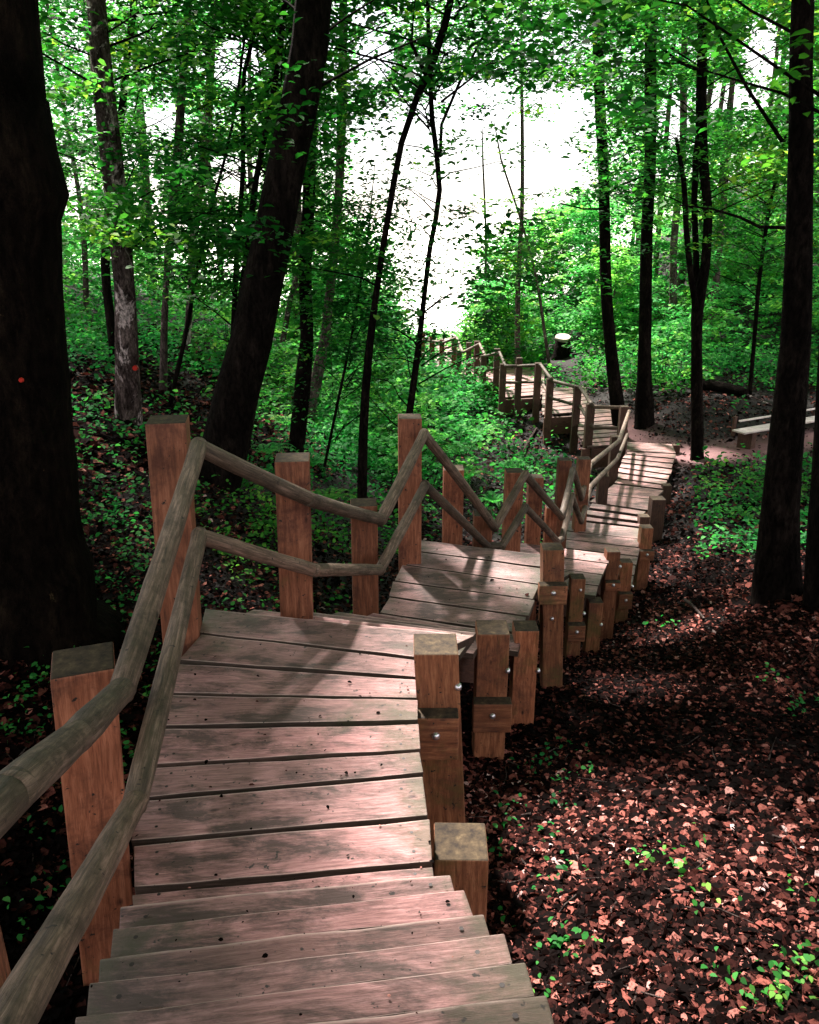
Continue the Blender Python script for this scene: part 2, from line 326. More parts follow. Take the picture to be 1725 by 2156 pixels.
def quads(name, V, k, rnd, m, parent=None, off=None):
    """V: (n*k,3) vertices, every k of them one leaf polygon"""
    n_ = len(V)//k; me = bpy.data.meshes.new(name)
    if off is not None: V = V - np.asarray(off)
    me.vertices.add(n_*k); me.vertices.foreach_set('co', V.astype('f').ravel())
    me.loops.add(n_*k); me.loops.foreach_set('vertex_index', np.arange(n_*k, dtype='i'))
    me.polygons.add(n_); me.polygons.foreach_set('loop_start', np.arange(n_, dtype='i')*k); me.polygons.foreach_set('loop_total', np.full(n_, k, 'i'))
    a = me.attributes.new('rnd', 'FLOAT', 'FACE'); a.data.foreach_set('value', np.asarray(rnd, 'f'))
    me.update(calc_edges=True); return link(name, me, m, parent)
def leaves(C, size, up=1.0, tilt=.35, aspect=.55, six=False):
    """leaf polygons at C (n,3): mostly level blades, tilted at random"""
    n_ = len(C); size = np.broadcast_to(size, n_)[:, None]
    nrm = rng.normal(0, tilt, (n_, 3)); nrm[:, 2] += up; nrm /= np.linalg.norm(nrm, axis=1)[:, None]
    az = rng.uniform(0, 2*np.pi, n_); d = np.stack([np.cos(az), np.sin(az), np.zeros(n_)], 1)
    d -= (d*nrm).sum(1)[:, None]*nrm; d /= np.linalg.norm(d, axis=1)[:, None]; s_ = np.cross(nrm, d)
    if six:
        shape = [(-.5, 0, 0), (-.22, .44, .1), (.2, .4, .12), (.56, 0, -.08), (.2, -.4, .12), (-.22, -.44, .1)]
    else:
        shape = [(-.5, 0, 0), (-.05, .5, .06), (.55, 0, -.04), (-.05, -.5, .06)]
    V = np.stack([C + size*(a*d + b_*aspect*1.3*s_ + c_*nrm) for a, b_, c_ in shape], 1)
    return V.reshape(-1, 3), len(shape)

# ------------------------------------------------------------------ the setting
def grid(name, xs, ys, zf, m, attr=None):
    X, Y = np.meshgrid(xs, ys); Z = zf(X, Y); nx, ny = len(xs), len(ys)
    V = np.stack([X, Y, Z], -1).reshape(-1, 3); i = np.arange(nx*ny).reshape(ny, nx)
    F = np.stack([i[:-1, :-1], i[:-1, 1:], i[1:, 1:], i[1:, :-1]], -1).reshape(-1, 4)
    me = bpy.data.meshes.new(name); me.from_pydata(V.tolist(), [], F.tolist()); me.polygons.foreach_set('use_smooth', [True]*len(F))
    if attr is not None:
        a = me.attributes.new('path', 'FLOAT', 'POINT'); a.data.foreach_set('value', attr(X, Y).ravel().astype('f'))
    me.update(); return tag(link(name, me, m), kind='structure')
def nonuni(a, b_, c_, d, near, far):
    out = [a]
    while out[-1] < d:
        x = out[-1]; out.append(x + (near if b_ <= x <= c_ else far))
    return np.array(out)
PATH = np.array([(5.0, 19.0), (4.9, 17.2), (5.6, 16.2), (6.6, 15.6), (8.0, 15.6), (10, 16.2), (14, 17)])
def pdist(X, Y):
    d = np.full(X.shape, 1e9)
    for (ax, ay), (bx, by) in zip(PATH[:-1], PATH[1:]):
        vx, vy = bx-ax, by-ay; t = np.clip(((X-ax)*vx+(Y-ay)*vy)/(vx*vx+vy*vy), 0, 1)
        d = np.minimum(d, np.hypot(X-ax-t*vx, Y-ay-t*vy))
    return d
grid('ground', nonuni(-45, -9, 12, 45, .16, .8), nonuni(-9, -1, 27, 64, .16, .8), gz, M_GROUND, lambda X, Y: np.clip(1.15-pdist(X, Y)/.9, 0, .85))
def fz(X, Y): return -7.5 + 0*X
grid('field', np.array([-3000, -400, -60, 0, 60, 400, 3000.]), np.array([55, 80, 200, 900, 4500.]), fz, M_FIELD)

# ------------------------------------------------------------------ the boardwalk
BW0 = Vector((0, 1.0, -1.9))
BW = empty('boardwalk', BW0, 'long wooden stairway and boardwalk with log handrails winding down into the gully', 'boardwalk')
def part(mb, name, m, parent=None, bevel=0, label=None):
    if name in ('deck', 'stair_tread'): m = [m, M_EDGE_SHADED, M_SCREW]
    o = mb.build(name, m, None, bevel)
    if parent is None: put(o, BW, BW0)
    else: o.parent = parent
    if label: o['label'] = label
    return o
def plank(mb, a, b_, c_, d, th=.04, gap=.007, ends=.012, zj=.003, mi=0):
    """a,b: left/right of the near edge; d,c: left/right of the far edge (all Vectors at the top surface)"""
    u = (d-a); w_ = (c_-b_); la, lb = max(u.length, 1e-3), max(w_.length, 1e-3)
    a2, d2 = a+u*(gap/la), d-u*(gap/la); b2, c2 = b_+w_*(gap/lb), c_-w_*(gap/lb)
    lr = (b2-a2).normalized(); e1, e2 = random.uniform(-ends, ends), random.uniform(-ends, ends)
    a2 += lr*e1; d2 += lr*e1; b2 += lr*e2; c2 += lr*e2
    z0, z1 = random.uniform(-zj, zj), random.uniform(-zj, zj)
    T = [a2+Vector((0, 0, z0)), b2+Vector((0, 0, z1)), c2+Vector((0, 0, z1)), d2+Vector((0, 0, z0))]
    B = [p-Vector((0, 0, th)) for p in T]
    mb.strip(B, T, 6 if (T[1]-T[0]).length < 1.6 and abs(T[0].y) < 7 else 1)
    return T
def heads(mb, T):
    for s_ in (.075, .93):
        for t_ in (.25, .75):
            c = (T[0].lerp(T[1], s_)).lerp(T[3].lerp(T[2], s_), t_)+Vector((R_(-.012, .012), R_(-.008, .008), .0015))
            mb.face([c+Vector((math.cos(a)*.006, math.sin(a)*.006, 0)) for a in (0, 1.05, 2.1, 3.14, 4.19, 5.24)], [(0, 0)]*6, .5, 2)
R_ = random.uniform
SURF = []
def side_beams(name, Ls, Rs, drop=.045, h=.16, inset=.1):
    for side, A, B in ((0, Ls, Rs), (1, Rs, Ls)):
        mb = MB()
        for k in (range(len(A)-1) if len(A) < 9 else range(len(A)-1)):
            p, q = A[k].copy(), A[k+1].copy(); ip = (B[k]-A[k]).normalized()*inset; iq = (B[k+1]-A[k+1]).normalized()*inset
            p += ip; q += iq; wv = ip.normalized()*.06
            dz = Vector((0, 0, drop)); hz = Vector((0, 0, drop+h))
            mb.hexa([p-hz, q-hz, q-hz+wv, p-hz+wv], [p-dz, q-dz, q-dz+wv, p-dz+wv])
        part(mb, name, M_POST_SHADED)
def deck(L, Rr, z, m=M_DECK, beams=True, gap=.007, th=.04, screws=False):
    zs = z if hasattr(z, '__len__') else [z]*len(L)
    Lw = [at_z(x, y, zz) for (x, y), zz in zip(L, zs)]; Rw = [at_z(x, y, zz) for (x, y), zz in zip(Rr, zs)]
    for k in range(len(Lw)-1): SURF.append((Lw[k], Rw[k], Rw[k+1], Lw[k+1]))
    mb = MB()
    for k in range(len(L)-1):
        zz = zs[k]
        f = lambda p, q: Vector((q.x, q.y, p.z)) if zs[k] != zs[k+1] else q
        T = plank(mb, Lw[k], Rw[k], f(Rw[k], Rw[k+1]), f(Lw[k], Lw[k+1]), gap=gap, th=th)
        if screws: heads(mb, T)
    o = part(mb, 'deck', m, bevel=.004)
    if beams:
        side_beams('deck_beam', Lw, Rw, drop=th+.006)
    return Lw, Rw
def flight(La, Ra, Lb, Rb, n_, overlap=.03, inset_r=.13):
    """stairs from edge (La,Ra) down to edge (Lb,Rb), n_ treads between, risers open"""
    for side in (0, 1):
        st = MB(); A, B, C_, D_ = (La, Lb, Ra, Rb) if side == 0 else (Ra, Rb, La, Lb)
        p, q = A.copy(), B.copy(); i1 = (C_-A).normalized()*(.08 if side == 0 else .3); i2 = (D_-B).normalized()*(.08 if side == 0 else .22); p += i1; q += i2
        wv = i1.normalized()*.05; dz, hz = Vector((0, 0, .08)), Vector((0, 0, .27))
        st.hexa([p-hz, q-hz, q-hz+wv, p-hz+wv], [p-dz, q-dz, q-dz+wv, p-dz+wv]); part(st, 'stair_stringer', M_POST_SHADED)
    for k in range(n_):
        t0, t1 = k/n_, (k+1)/n_; zz = La.z + (Lb.z-La.z)*(k+1)/(n_+1)
        inr = (La-Ra).normalized()*inset_r
        def P(A, B, t):
            p = A.lerp(B, t)+(inr if A is Ra else Vector()); p.z = zz; return p
        mb = MB(); lv = (Lb-La)*.0; ext = (Vector((Lb.x-La.x, Lb.y-La.y, 0))/n_)*overlap/.3
        plank(mb, P(La, Lb, t0)-ext, P(Ra, Rb, t0)-ext, P(Ra, Rb, t1), P(La, Lb, t1), gap=.002)
        part(mb, 'stair_tread', M_DECK, bevel=.004)

Z1, Z2, Z3, Z4 = -1.9, -2.5, -3.25, -3.85
# near stairs: nosings from the deck upwards, towards the camera
NL = [(255, 1907), (237, 1955), (211, 2015), (191, 2070), (162, 2138), (130, 2215), (98, 2300), (60, 2400)]
NR = [(951, 1837), (979, 1872), (1023, 1920), (1060, 1965), (1103, 2024), (1153, 2092), (1210, 2168), (1275, 2255)]
NZ = [-1.79, -1.68, -1.58, -1.48, -1.38, -1.28, -1.18, -1.08]
nl = [at_z(x, y, z) for (x, y), z in zip(NL, NZ)]; nr = [at_z(x, y, z) for (x, y), z in zip(NR, NZ)]
for k in range(7):
    mb = MB(); dz = Vector((0, 0, NZ[k]))
    bl = Vector((nl[k+1].x, nl[k+1].y, NZ[k])); br = Vector((nr[k+1].x, nr[k+1].y, NZ[k]))
    ul = (bl-nl[k]).normalized()*.05; ur = (br-nr[k]).normalized()*.05
    shift = Vector((0, 0, 0))
    if k in (1, 3, 4):                                   # two narrow boards instead of one wide board
        ml, mr = nl[k].lerp(bl, .52), nr[k].lerp(br, .52)
        plank(mb, ml, mr, nr[k], nl[k], gap=.001, th=.045, ends=.004); plank(mb, bl+ul, br+ur, mr, ml, gap=.001, th=.045, ends=.004)
    else:
        plank(mb, bl+ul, br+ur, nr[k], nl[k], gap=.001, th=.045, ends=.006)
    heads(mb, [bl, br, nr[k], nl[k]]); SURF.append((bl, br, nr[k], nl[k])); part(mb, 'stair_tread', M_DECK, bevel=.004)
for A, B in ((nl, nr), (nr, nl)):
    st = MB(); p, q = A[0]+Vector((0, .1, -.1)), A[-1]+Vector((0, 0, 0)); i1 = (B[0]-A[0]).normalized()*.07; p += i1; q += i1
    wv = i1.normalized()*.05; dz, hz = Vector((0, 0, .06)), Vector((0, 0, .28))
    st.hexa([p-hz, q-hz, q-hz+wv, p-hz+wv], [p-dz, q-dz, q-dz+wv, p-dz+wv]); part(st, 'stair_stringer', M_POST_SHADED)
# decks
L1 = [(288, 1925), (283, 1875), (281, 1775), (297, 1683), (315, 1612), (335, 1531), (352, 1460), (372, 1393), (424, 1333), (437, 1280)]
R1 = [(917, 1868), (911, 1820), (905, 1721), (893, 1629), (884, 1579), (880, 1520), (880, 1471), (886, 1427), (894, 1388), (1003, 1338)]
d1l, d1r = deck(L1, R1, Z1, gap=.012, screws=True)
L2 = [(790, 1325), (800, 1291), (822, 1256), (831, 1223), (848, 1188), (861, 1158), (889, 1136)]
R2 = [(1088, 1372), (1098, 1335), (1110, 1298), (1124, 1262), (1139, 1230), (1145, 1195), (1149, 1168)]
d2l, d2r = deck(L2, R2, Z2, gap=.012, screws=True)
flight(d1l[-1], d1r[-1], d2l[0], d2r[0], 4)
L3 = [(1000, 1225), (1020, 1203), (1050, 1180), (1075, 1160), (1092, 1141)]
R3 = [(1256, 1256), (1262, 1234), (1270, 1210), (1280, 1186), (1286, 1166)]
d3l, d3r = deck(L3, R3, Z3, gap=.014)
flight(d2l[-1], d2r[-1], d3l[0], d3r[0], 4)
L4 = [(1150, 1210), (1160, 1190), (1170, 1172), (1180, 1153), (1184, 1134), (1192, 1117), (1200, 1095)]
R4 = [(1331, 1235), (1335, 1212), (1338, 1190), (1342, 1171), (1346, 1153), (1349, 1135), (1346, 1111)]
d4l, d4r = deck(L4, R4, Z4, gap=.018)
flight(d3l[-1], d3r[-1], d4l[0], d4r[0], 3)
deck([(1222, 1097), (1233, 1085), (1239, 1071), (1248, 1057)], [(1345, 1111), (1349, 1100), (1352, 1086), (1363, 1074)], -4.0, gap=.06)
deck([(1240, 1057), (1266, 1040), (1292, 1019)], [(1371, 1075), (1378, 1052), (1400, 1032)], -4.2, gap=.02)
LB = [(1292, 1018), (1300, 1007), (1302, 995), (1303, 984), (1308, 974), (1311, 965), (1318, 956), (1321, 949), (1321, 929)]
RB = [(1400, 1031), (1402, 1021), (1407, 1010), (1411, 999), (1415, 987), (1418, 976), (1421, 966), (1424, 955), (1414, 934)]
deck(LB, RB, -4.4, gap=.05)
deck([(1216+max(0, k-0)*0, 942-8.7*k) for k in range(10)][0:9] and [(1238-min(k, 3)*7, 942-8.7*k) for k in range(10)], [(1303, 936-8.7*k) for k in range(10)], -4.5, gap=.05)
deck([(1142, 874-8*k) for k in range(8)], [(1236, 866-8*k) for k in range(8)], -4.52, gap=.05)
deck([(1050, 838-7.4*k) for k in range(10)], [(1147, 830-7.4*k) for k in range(10)], -4.54, gap=.05)
deck([(1003, 808-6.5*k) for k in range(7)], [(1052, 803-6.5*k) for k in range(7)], -4.56, gap=.06)
deck([(966, 790-6*k) for k in range(7)], [(1010, 787-6*k) for k in range(7)], -4.58, gap=.06)
deck([(884, 772-5.6*k) for k in range(12)], [(968, 772-5.6*k) for k in range(12)], -4.6, gap=.07)

# posts -------------------------------------------------------
def post_box(mb, top, bot, wd, yaw, dp=None):
    dp = dp or wd; c_, s_ = math.cos(yaw), math.sin(yaw)
    def ring(p, k=1): return [p+Vector((c_*a*wd/2*k-s_*b_*dp/2*k, s_*a*wd/2*k+c_*b_*dp/2*k, 0)) for a, b_ in ((-1, -1), (1, -1), (1, 1), (-1, 1))]
    mb.hexa(ring(bot), ring(top), axis=2, topmi=1)
def bolt(parent, p, rr=.014):
    mb = MB(); mb.tube([p+Vector((0, .01, 0)), p+Vector((0, -.006, 0)), p+Vector((0, -.014, 0)), p+Vector((0, -.018, 0))], [rr*1.3, rr*1.3, rr*.9, rr*.3], 10)
    o = part(mb, 'bolt', M_STEEL); o.parent = parent; o.location = (0, 0, 0)
    return o
def post(xt, yt, d, wd, *a, pm=None, **k):
    global M_POST
    keep = M_POST; M_POST = pm or M_POST
    try: return post_(xt, yt, d, wd, *a, **k)
    finally: M_POST = keep
def post_(xt, yt, d, wd, xb=None, yb=None, yaw=0., ground=True, block=None, bolts=()):
    top = at_d(xt, yt, d)
    if xb is None: bot = Vector((top.x, top.y, top.z-1))
    else: bot = at_Y(xb, yb, top.y)
    dr = (bot-top); g = g1(top.x, top.y)-.12
    bot = top + dr*((g-top.z)/dr.z) if ground else bot
    mb = MB(); post_box(mb, top, bot, wd, yaw)
    o = part(mb, 'post', [M_POST, M_MOSSTOP], bevel=.006)
    fy = top.y - wd/2
    if block:
        y0, y1, ov = block
        za, zb = at_Y(xt, y0, fy-.07).z, at_Y(xt, y1, fy-.07).z
        m2 = MB(); x1 = top.x+wd/2+ov; x0 = top.x-wd/2-.45
        yA, yB = fy-.085, fy-.003
        # the beam runs leftwards under the deck, its end showing on the camera side of the post
        m2.hexa([(top.x-wd/2-ov, yA, zb), (x1, yA, zb), (x1, yB, zb), (top.x-wd/2-ov, yB, zb)], [(top.x-wd/2-ov, yA, za), (x1, yA, za), (x1, yB, za), (top.x-wd/2-ov, yB, za)], topmi=1)
        bo = part(m2, 'cross_beam', [M_POST, M_MOSSTOP], bevel=.008)
        bolt(bo, Vector((top.x-.0, yA, (za+zb)/2+.02)))
    for bx, by in bolts:
        p = at_Y(bx, by, fy); bolt(o, p, .012)
    return o, top
R_ = random.uniform
# left row, near to far
post(-112, 1985, 1.75, .18, yaw=.4)
post(175, 1388, 2.35, .172, 228, 1960, yaw=.36)
post(353, 882, 3.60, .172, 384, 1320, yaw=.16)
post(616, 962, 4.1, .172, 626, 1285, yaw=.1)
post(766, 1057, 5.1, .165, 770, 1290, yaw=.1)
post(863, 876, 5.9, .17, 863, 1200, yaw=.04)
post(955, 984, 6.6, .165)
post(1017, 1080, 7.1, .16)
post(1083, 990, 7.6, .165)
post(1128, 1002, 8.4, .15)
post(1161, 1066, 8.8, .12)
post(1189, 966, 9.6, .15)
post(1230, 964, 10.3, .155)
post(1271, 1000, 12.5, .15, pm=M_POST_SHADED); post(1296, 918, 14.4, .15, pm=M_POST_SHADED)
post(1315, 855, 16.4, .165, pm=M_POST_SHADED)
FP = [(1244, 850, 938), (1217, 812, 893), (1159, 797, 874), (1134, 764, 850), (1094, 753, 838), (1060, 766, 838), (1047, 734, 812), (1019, 748, 810),
      (1005, 718, 786), (988, 721, 787), (967, 740, 795), (957, 708, 770), (931, 715, 770), (910, 707, 768), (890, 700, 766)]
for x, yt, yb in FP:
    b0 = at_z(x, yb, -4.52); top = at_Y(x, yt, b0.y); post(x, yt, top.y*cp-top.z*sp, .165, pm=M_POST_SHADED if x > 965 else None)
# right row: short posts carrying the beams
post(970, 1770, 2.75, .18, yaw=-.02, pm=M_POST_TAN)
post(917, 1355, 3.42, .185, 935, 1700, block=(1508, 1597, .004), bolts=[(965, 1446)], pm=M_POST_TAN)
post(1037, 1320, 4.55, .178, block=(1480, 1540, .02), bolts=[(1069, 1412)], pm=M_POST_TAN)
post(1107, 1317, 5.1, .15, bolts=[(1133, 1412)], pm=M_POST_TAN)
post(1163, 1150, 5.75, .15, 1160, 1450, block=(1232, 1272, .025), bolts=[(1162, 1302)], pm=M_POST_TAN)
post(1216, 1213, 7.1, .125, block=(1316, 1350, .015), bolts=[(1222, 1242), (1230, 1292)], pm=M_POST_TAN)
post(1253, 1263, 7.5, .13, bolts=[(1266, 1315)], pm=M_POST_TAN)
post(1290, 1157, 8.2, .135, block=(1226, 1243, .01), bolts=[(1306, 1193)], pm=M_POST_TAN)
post(1318, 1180, 8.9, .13, block=(1250, 1282, .01), bolts=[(1332, 1235)], pm=M_POST_TAN)
post(1361, 1108, 10.1, .145, block=(1160, 1180, .02), bolts=[(1357, 1248)], pm=M_POST_TAN)
for q_ in ((1385, 1048, 12.0, .2), (1404, 1020, 14.0, .15), (1424, 936, 16.9, .14), (1356, 1085, 11.3, .14)): post(*q_, pm=M_POST_SHADED)
# supports under the far sections: boards in the shade
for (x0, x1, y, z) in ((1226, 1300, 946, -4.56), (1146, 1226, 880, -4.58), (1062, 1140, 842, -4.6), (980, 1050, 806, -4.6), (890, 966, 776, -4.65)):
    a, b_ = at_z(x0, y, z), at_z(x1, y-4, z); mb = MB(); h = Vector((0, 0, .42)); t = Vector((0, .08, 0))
    mb.hexa([a-h, b_-h, b_-h+t, a-h+t], [a, b_, b_+t, a+t]); part(mb, 'edge_beam', M_POST_SHADED)

# log handrails -----------------------------------------------
def rail(nodes, rad, jitter=.0, ov=.02):
    P = [at_d(x, y, d) for x, y, d in nodes]
    for k in range(len(P)-1):
        a, b_ = P[k], P[k+1]; u = (b_-a).normalized(); a2, b2 = a-u*ov, b_+u*ov
        n_ = max(3, min(14, int((b2-a2).length/.12))); pts, rs = [], []
        sag = R_(-.006, .006)
        for i in range(n_+1):
            t = i/n_; p = a2.lerp(b2, t) + Vector((sag*math.sin(math.pi*t), 0, sag*math.sin(math.pi*t)+R_(-.001, .001)))
            pts.append(p); rs.append(rad*(1+R_(-.035, .035))*(1.03-.06*t) if 0 < i < n_ else rad*.97)
        mb = MB(); mb.tube([pts[0]-u*.004]+pts+[pts[-1]+u*.004], [rad*.86]+rs+[rad*.86], 16, noise_=.012)
        part(mb, 'handrail', M_LOG)
UP = [(-330, 2010, .78), (20, 1672, 1.22), (161, 1552, 1.72), (257, 1452, 2.22), (418, 940, 3.42), (652, 1051, 3.98), (803, 1093, 4.95), (893, 914, 5.75), (1042, 1111, 6.95),
      (1106, 998, 7.35), (1183, 1088, 8.65), (1206, 990, 9.35), (1224, 1049, 10.0), (1243, 978, 11.2), (1304, 928, 14.0), (1325, 866, 16.2)]
LO = [(-60, 2290, .95), (285, 1688, 2.15), (420, 1128, 3.42), (660, 1200, 3.98), (800, 1199, 4.95), (895, 1022, 5.75), (1027, 1150, 6.95),
      (1057, 1150, 7.0), (1106, 1068, 7.35), (1175, 1141, 8.6), (1183, 1134, 8.7), (1205, 1045, 9.35), (1224, 1098, 10.0), (1242, 1026, 11.2), (1301, 965, 14.0), (1321, 915, 16.2)]
rail(UP, .037); rail(LO, .034)
def Yrail(nodes): return [(x, y, at_Y(x, y, Y).y*cp-at_Y(x, y, Y).z*sp) for x, y, Y in nodes]
fr = []
for x, y, yb in [(1312, 858, 936), (1250, 856, 937), (1245, 850, 937), (1222, 816, 893), (1165, 802, 874), (1160, 797, 874), (1140, 769, 850), (1090, 771, 838), (1064, 771, 838), (1052, 742, 812), (1022, 750, 810),
                 (1010, 724, 786), (975, 742, 795), (962, 711, 770), (931, 722, 770), (890, 716, 768)]:
    b0 = at_z(x, yb, -4.52); fr.append((x, y, b0.y-.12))
rail(Yrail(fr), .04)
rail(Yrail([(x, y+44*(16.5/Y), Y) for x, y, Y in fr]), .038)

# ------------------------------------------------------------------ trees
THIN = [(1605, 110, 40, 80), (1540, 205, 90, 30), (1000, 195, 90, 25), (620, 440, 34, 70), (500, 130, 60, 60), (345, 250, 50, 40), (790, 120, 40, 60), (150, 420, 30, 60), (1200, 240, 60, 60), (1420, 250, 30, 50), (500, 370, 60, 45), (320, 430, 20, 70)]
SUN_HOLES = [(.15, 2.1, -1.9, .34), (.1, 3.0, -1.9, .45), (.3, 1.2, -1.5, .28), (.95, 2.6, -2.5, .75), (.5, 5.5, -2.5, .5), (1.7, 7.8, -3.2, .4), (3, 10, -3.9, .5), (4.3, 14.5, -4.4, .7), (5.6, 15.8, -4.5, .7), (1.3, 3.1, -2.7, .55), (1.0, 2.0, -2.5, .4), (1.6, 5.2, -3.2, .35), (2.7, 6.8, -3.6, .5), (3.9, 10.2, -4.2, .6), (5.2, 27.4, -3.9, .8)]     # breaks cut in the canopy along the sun's rays to light chosen spots
GAP = np.array([(770, 225), (880, 250), (1000, 215), (1120, 270), (1250, 320), (1225, 400), (1110, 425), (1010, 475), (985, 590), (978, 700), (905, 700), (868, 640), (850, 560), (872, 495), (735, 440), (728, 320)], float)
def inpoly(x, y, P):
    r = np.zeros(x.shape, bool); j = len(P)-1
    for i in range(len(P)):
        c = ((P[i, 1] > y) != (P[j, 1] > y)) & (x < (P[j, 0]-P[i, 0])*(y-P[i, 1])/(P[j, 1]-P[i, 1]+1e-9)+P[i, 0])
        r ^= c; j = i
    return r
def keep_out(C, p_gap=.02):
    """the opening towards the field is kept clear of boughs"""
    x, y, d = proj(C); g = inpoly(x+rng.normal(0, 22, len(x)), y+rng.normal(0, 26, len(x)), GAP) & (d > 0)
    low = (d > 0) & (d < 13) & (x > 500) & (x < 1640) & (y > 760)       # nothing hangs over the walkway
    near = (C[:, 1] < 5.0) & (C[:, 2] < 3.4)
    hole = np.zeros(len(C), bool); S = np.array(sd)
    for tx_, ty_, tz_, r_ in SUN_HOLES:
        v = C-np.array([tx_, ty_, tz_]); a = v @ S; hole |= (a > 0) & (np.linalg.norm(v-a[:, None]*S, axis=1) < r_*rng.uniform(.75, 1.25, len(C)))
    thin = np.zeros(len(C), bool)
    for ex, ey, ea, eb in THIN: thin |= ((x-ex)/ea)**2+((y-ey)/eb)**2 < rng.uniform(.5, 1.4, len(x))
    thin &= (d > 0) & (rng.random(len(C)) < .8)
    return (~g | (rng.random(len(C)) < p_gap)) & ~low & ~near & ~hole & ~thin
def spray_cloud(cent, per, rad, leaf, flat=.06, tilt=.32):
    n_ = len(cent); C = np.repeat(cent, per, 0); N = len(C)
    az = np.repeat(rng.uniform(0, 6.28, n_), per); u = rng.normal(0, .5, N)*rad; v = rng.normal(0, .28, N)*rad
    dx = u*np.cos(az)-v*np.sin(az); dy = u*np.sin(az)+v*np.cos(az)
    sl_ = np.repeat(rng.normal(-.12, .15, n_), per)
    P = C + np.stack([dx, dy, u*sl_ - .10*(u*u+v*v)/max(rad, .1) + rng.normal(0, flat, N)], 1)
    return P, np.repeat(rng.random(n_), per)
def crown(root, base, top_pts, h0, h1, R0, n_sp, per, leaf, m, rad=.7, tilt=.32, branches=True, bias=None, pg=.02, name='crown', barkm=None):
    """top_pts: trunk polyline (world); sprays start from it"""
    z0, z1 = base.z+h0, base.z+h1
    zz = rng.uniform(z0, z1, n_sp); az = rng.uniform(0, 6.28, n_sp); rr = R0*np.sqrt(rng.uniform(.03, 1, n_sp))*(1-.45*((zz-z0)/(z1-z0))**2)
    tz = np.array([p.z for p in top_pts]); o_ = np.argsort(tz); tx = np.interp(zz, tz[o_], np.array([p.x for p in top_pts])[o_]); ty = np.interp(zz, tz[o_], np.array([p.y for p in top_pts])[o_])
    C = np.stack([tx+rr*np.cos(az), ty+rr*np.sin(az), zz], 1); k = keep_out(C, pg)
    C, tx, ty, rr = C[k], tx[k], ty[k], rr[k]
    if len(C) < 3: return
    P, sr = spray_cloud(C, per, rad, leaf, tilt=tilt)
    kk = keep_out(P, 1. if pg >= .2 else (pg if pg > .05 else .06)) ; P, sr = P[kk], sr[kk]
    rnd = np.clip(.75*sr+.35*rng.random(len(P))-.05, 0, 1)
    V, kf = leaves(P, leaf*rng.uniform(.65, 1.3, len(P)), tilt=tilt, six=base.y < 14)
    quads(name, V, kf, rnd, m, root, base)
    if branches:
        mb = MB(); sel = [i for i in range(len(C)) if i % 3 == 0 and rr[i] < 2.4][:34]
        for i in sel:
            c = Vector(C[i]); s0 = Vector((tx[i], ty[i], max(c.z-rr[i]*random.uniform(.15, .5), base.z+h0*.6)))
            mid = s0.lerp(c, .5)+Vector((R_(-.1, .1), R_(-.1, .1), R_(.02, .15)))
            q1, q2 = s0.lerp(mid, .5)+Vector((R_(-.08, .08), R_(-.08, .08), R_(0, .06))), mid.lerp(c, .5)+Vector((R_(-.08, .08), R_(-.08, .08), R_(0, .08)))
            T_ = np.array([q1, mid, q2, c])
            if inpoly(*proj(T_)[:2], GAP).any() and not (pg > .05 and rr[i] < 1.3): continue
            mb.tube([s0, q1, mid, q2, c, c+(c-q2)*.6], [.007+.004*rr[i], .006+.003*rr[i], .005+.002*rr[i], .006, .004, .002], 5, caps=False)
        if len(mb.f) > 75: put(mb.build('branches', barkm or M_BARK), root, base)
def trunk_pts(path, d, top_ext=4.0):
    """path: (x, y, width px) from top to base; all at one distance; extended to the ground"""
    p0 = at_d(path[-1][0], path[-1][1], d); Y = p0.y
    pts, rad = [], []
    for x, y, wpx in path:
        p = at_Y(x, y, Y); dd = p.y*cp-p.z*sp; pts.append(p); rad.append(wpx/2*dd/FPX)
    g = g1(pts[-1].x, pts[-1].y)
    u = (pts[-1]-pts[-2]).normalized() if len(pts) > 1 else Vector((0, 0, -1))
    if pts[-1].z > g+.05:
        t = (g-.15-pts[-1].z)/min(u.z, -.5); b_ = pts[-1]+u*t
        pts.append(b_.lerp(pts[-1], .25)); rad.append(rad[-1]*1.05); pts.append(b_); rad.append(rad[-1]*1.3)
    if top_ext:
        u = (pts[0]-pts[1]).normalized(); u = (u+Vector((0, 0, .6))).normalized()
        pts.insert(0, pts[0]+u*top_ext*.5); rad.insert(0, rad[0]*.85); pts.insert(0, pts[0]+u*top_ext*.5); rad.insert(0, rad[0]*.5)
    return pts, rad
def smooth(pts, rad, step=.25):
    P, Q = [], []
    n_ = len(pts)
    for k in range(n_-1):
        a = pts[max(k-1, 0)]; b_ = pts[k]; c = pts[k+1]; d = pts[min(k+2, n_-1)]; m_ = max(1, int((c-b_).length/step))
        for i in range(m_):
            t = i/m_; p = .5*((2*b_)+(c-a)*t+(2*a-5*b_+4*c-d)*t*t+(3*b_-a-3*c+d)*t**3); P.append(p); Q.append(rad[k]+(rad[k+1]-rad[k])*t)
    P.append(pts[-1]); Q.append(rad[-1]); return P, Q
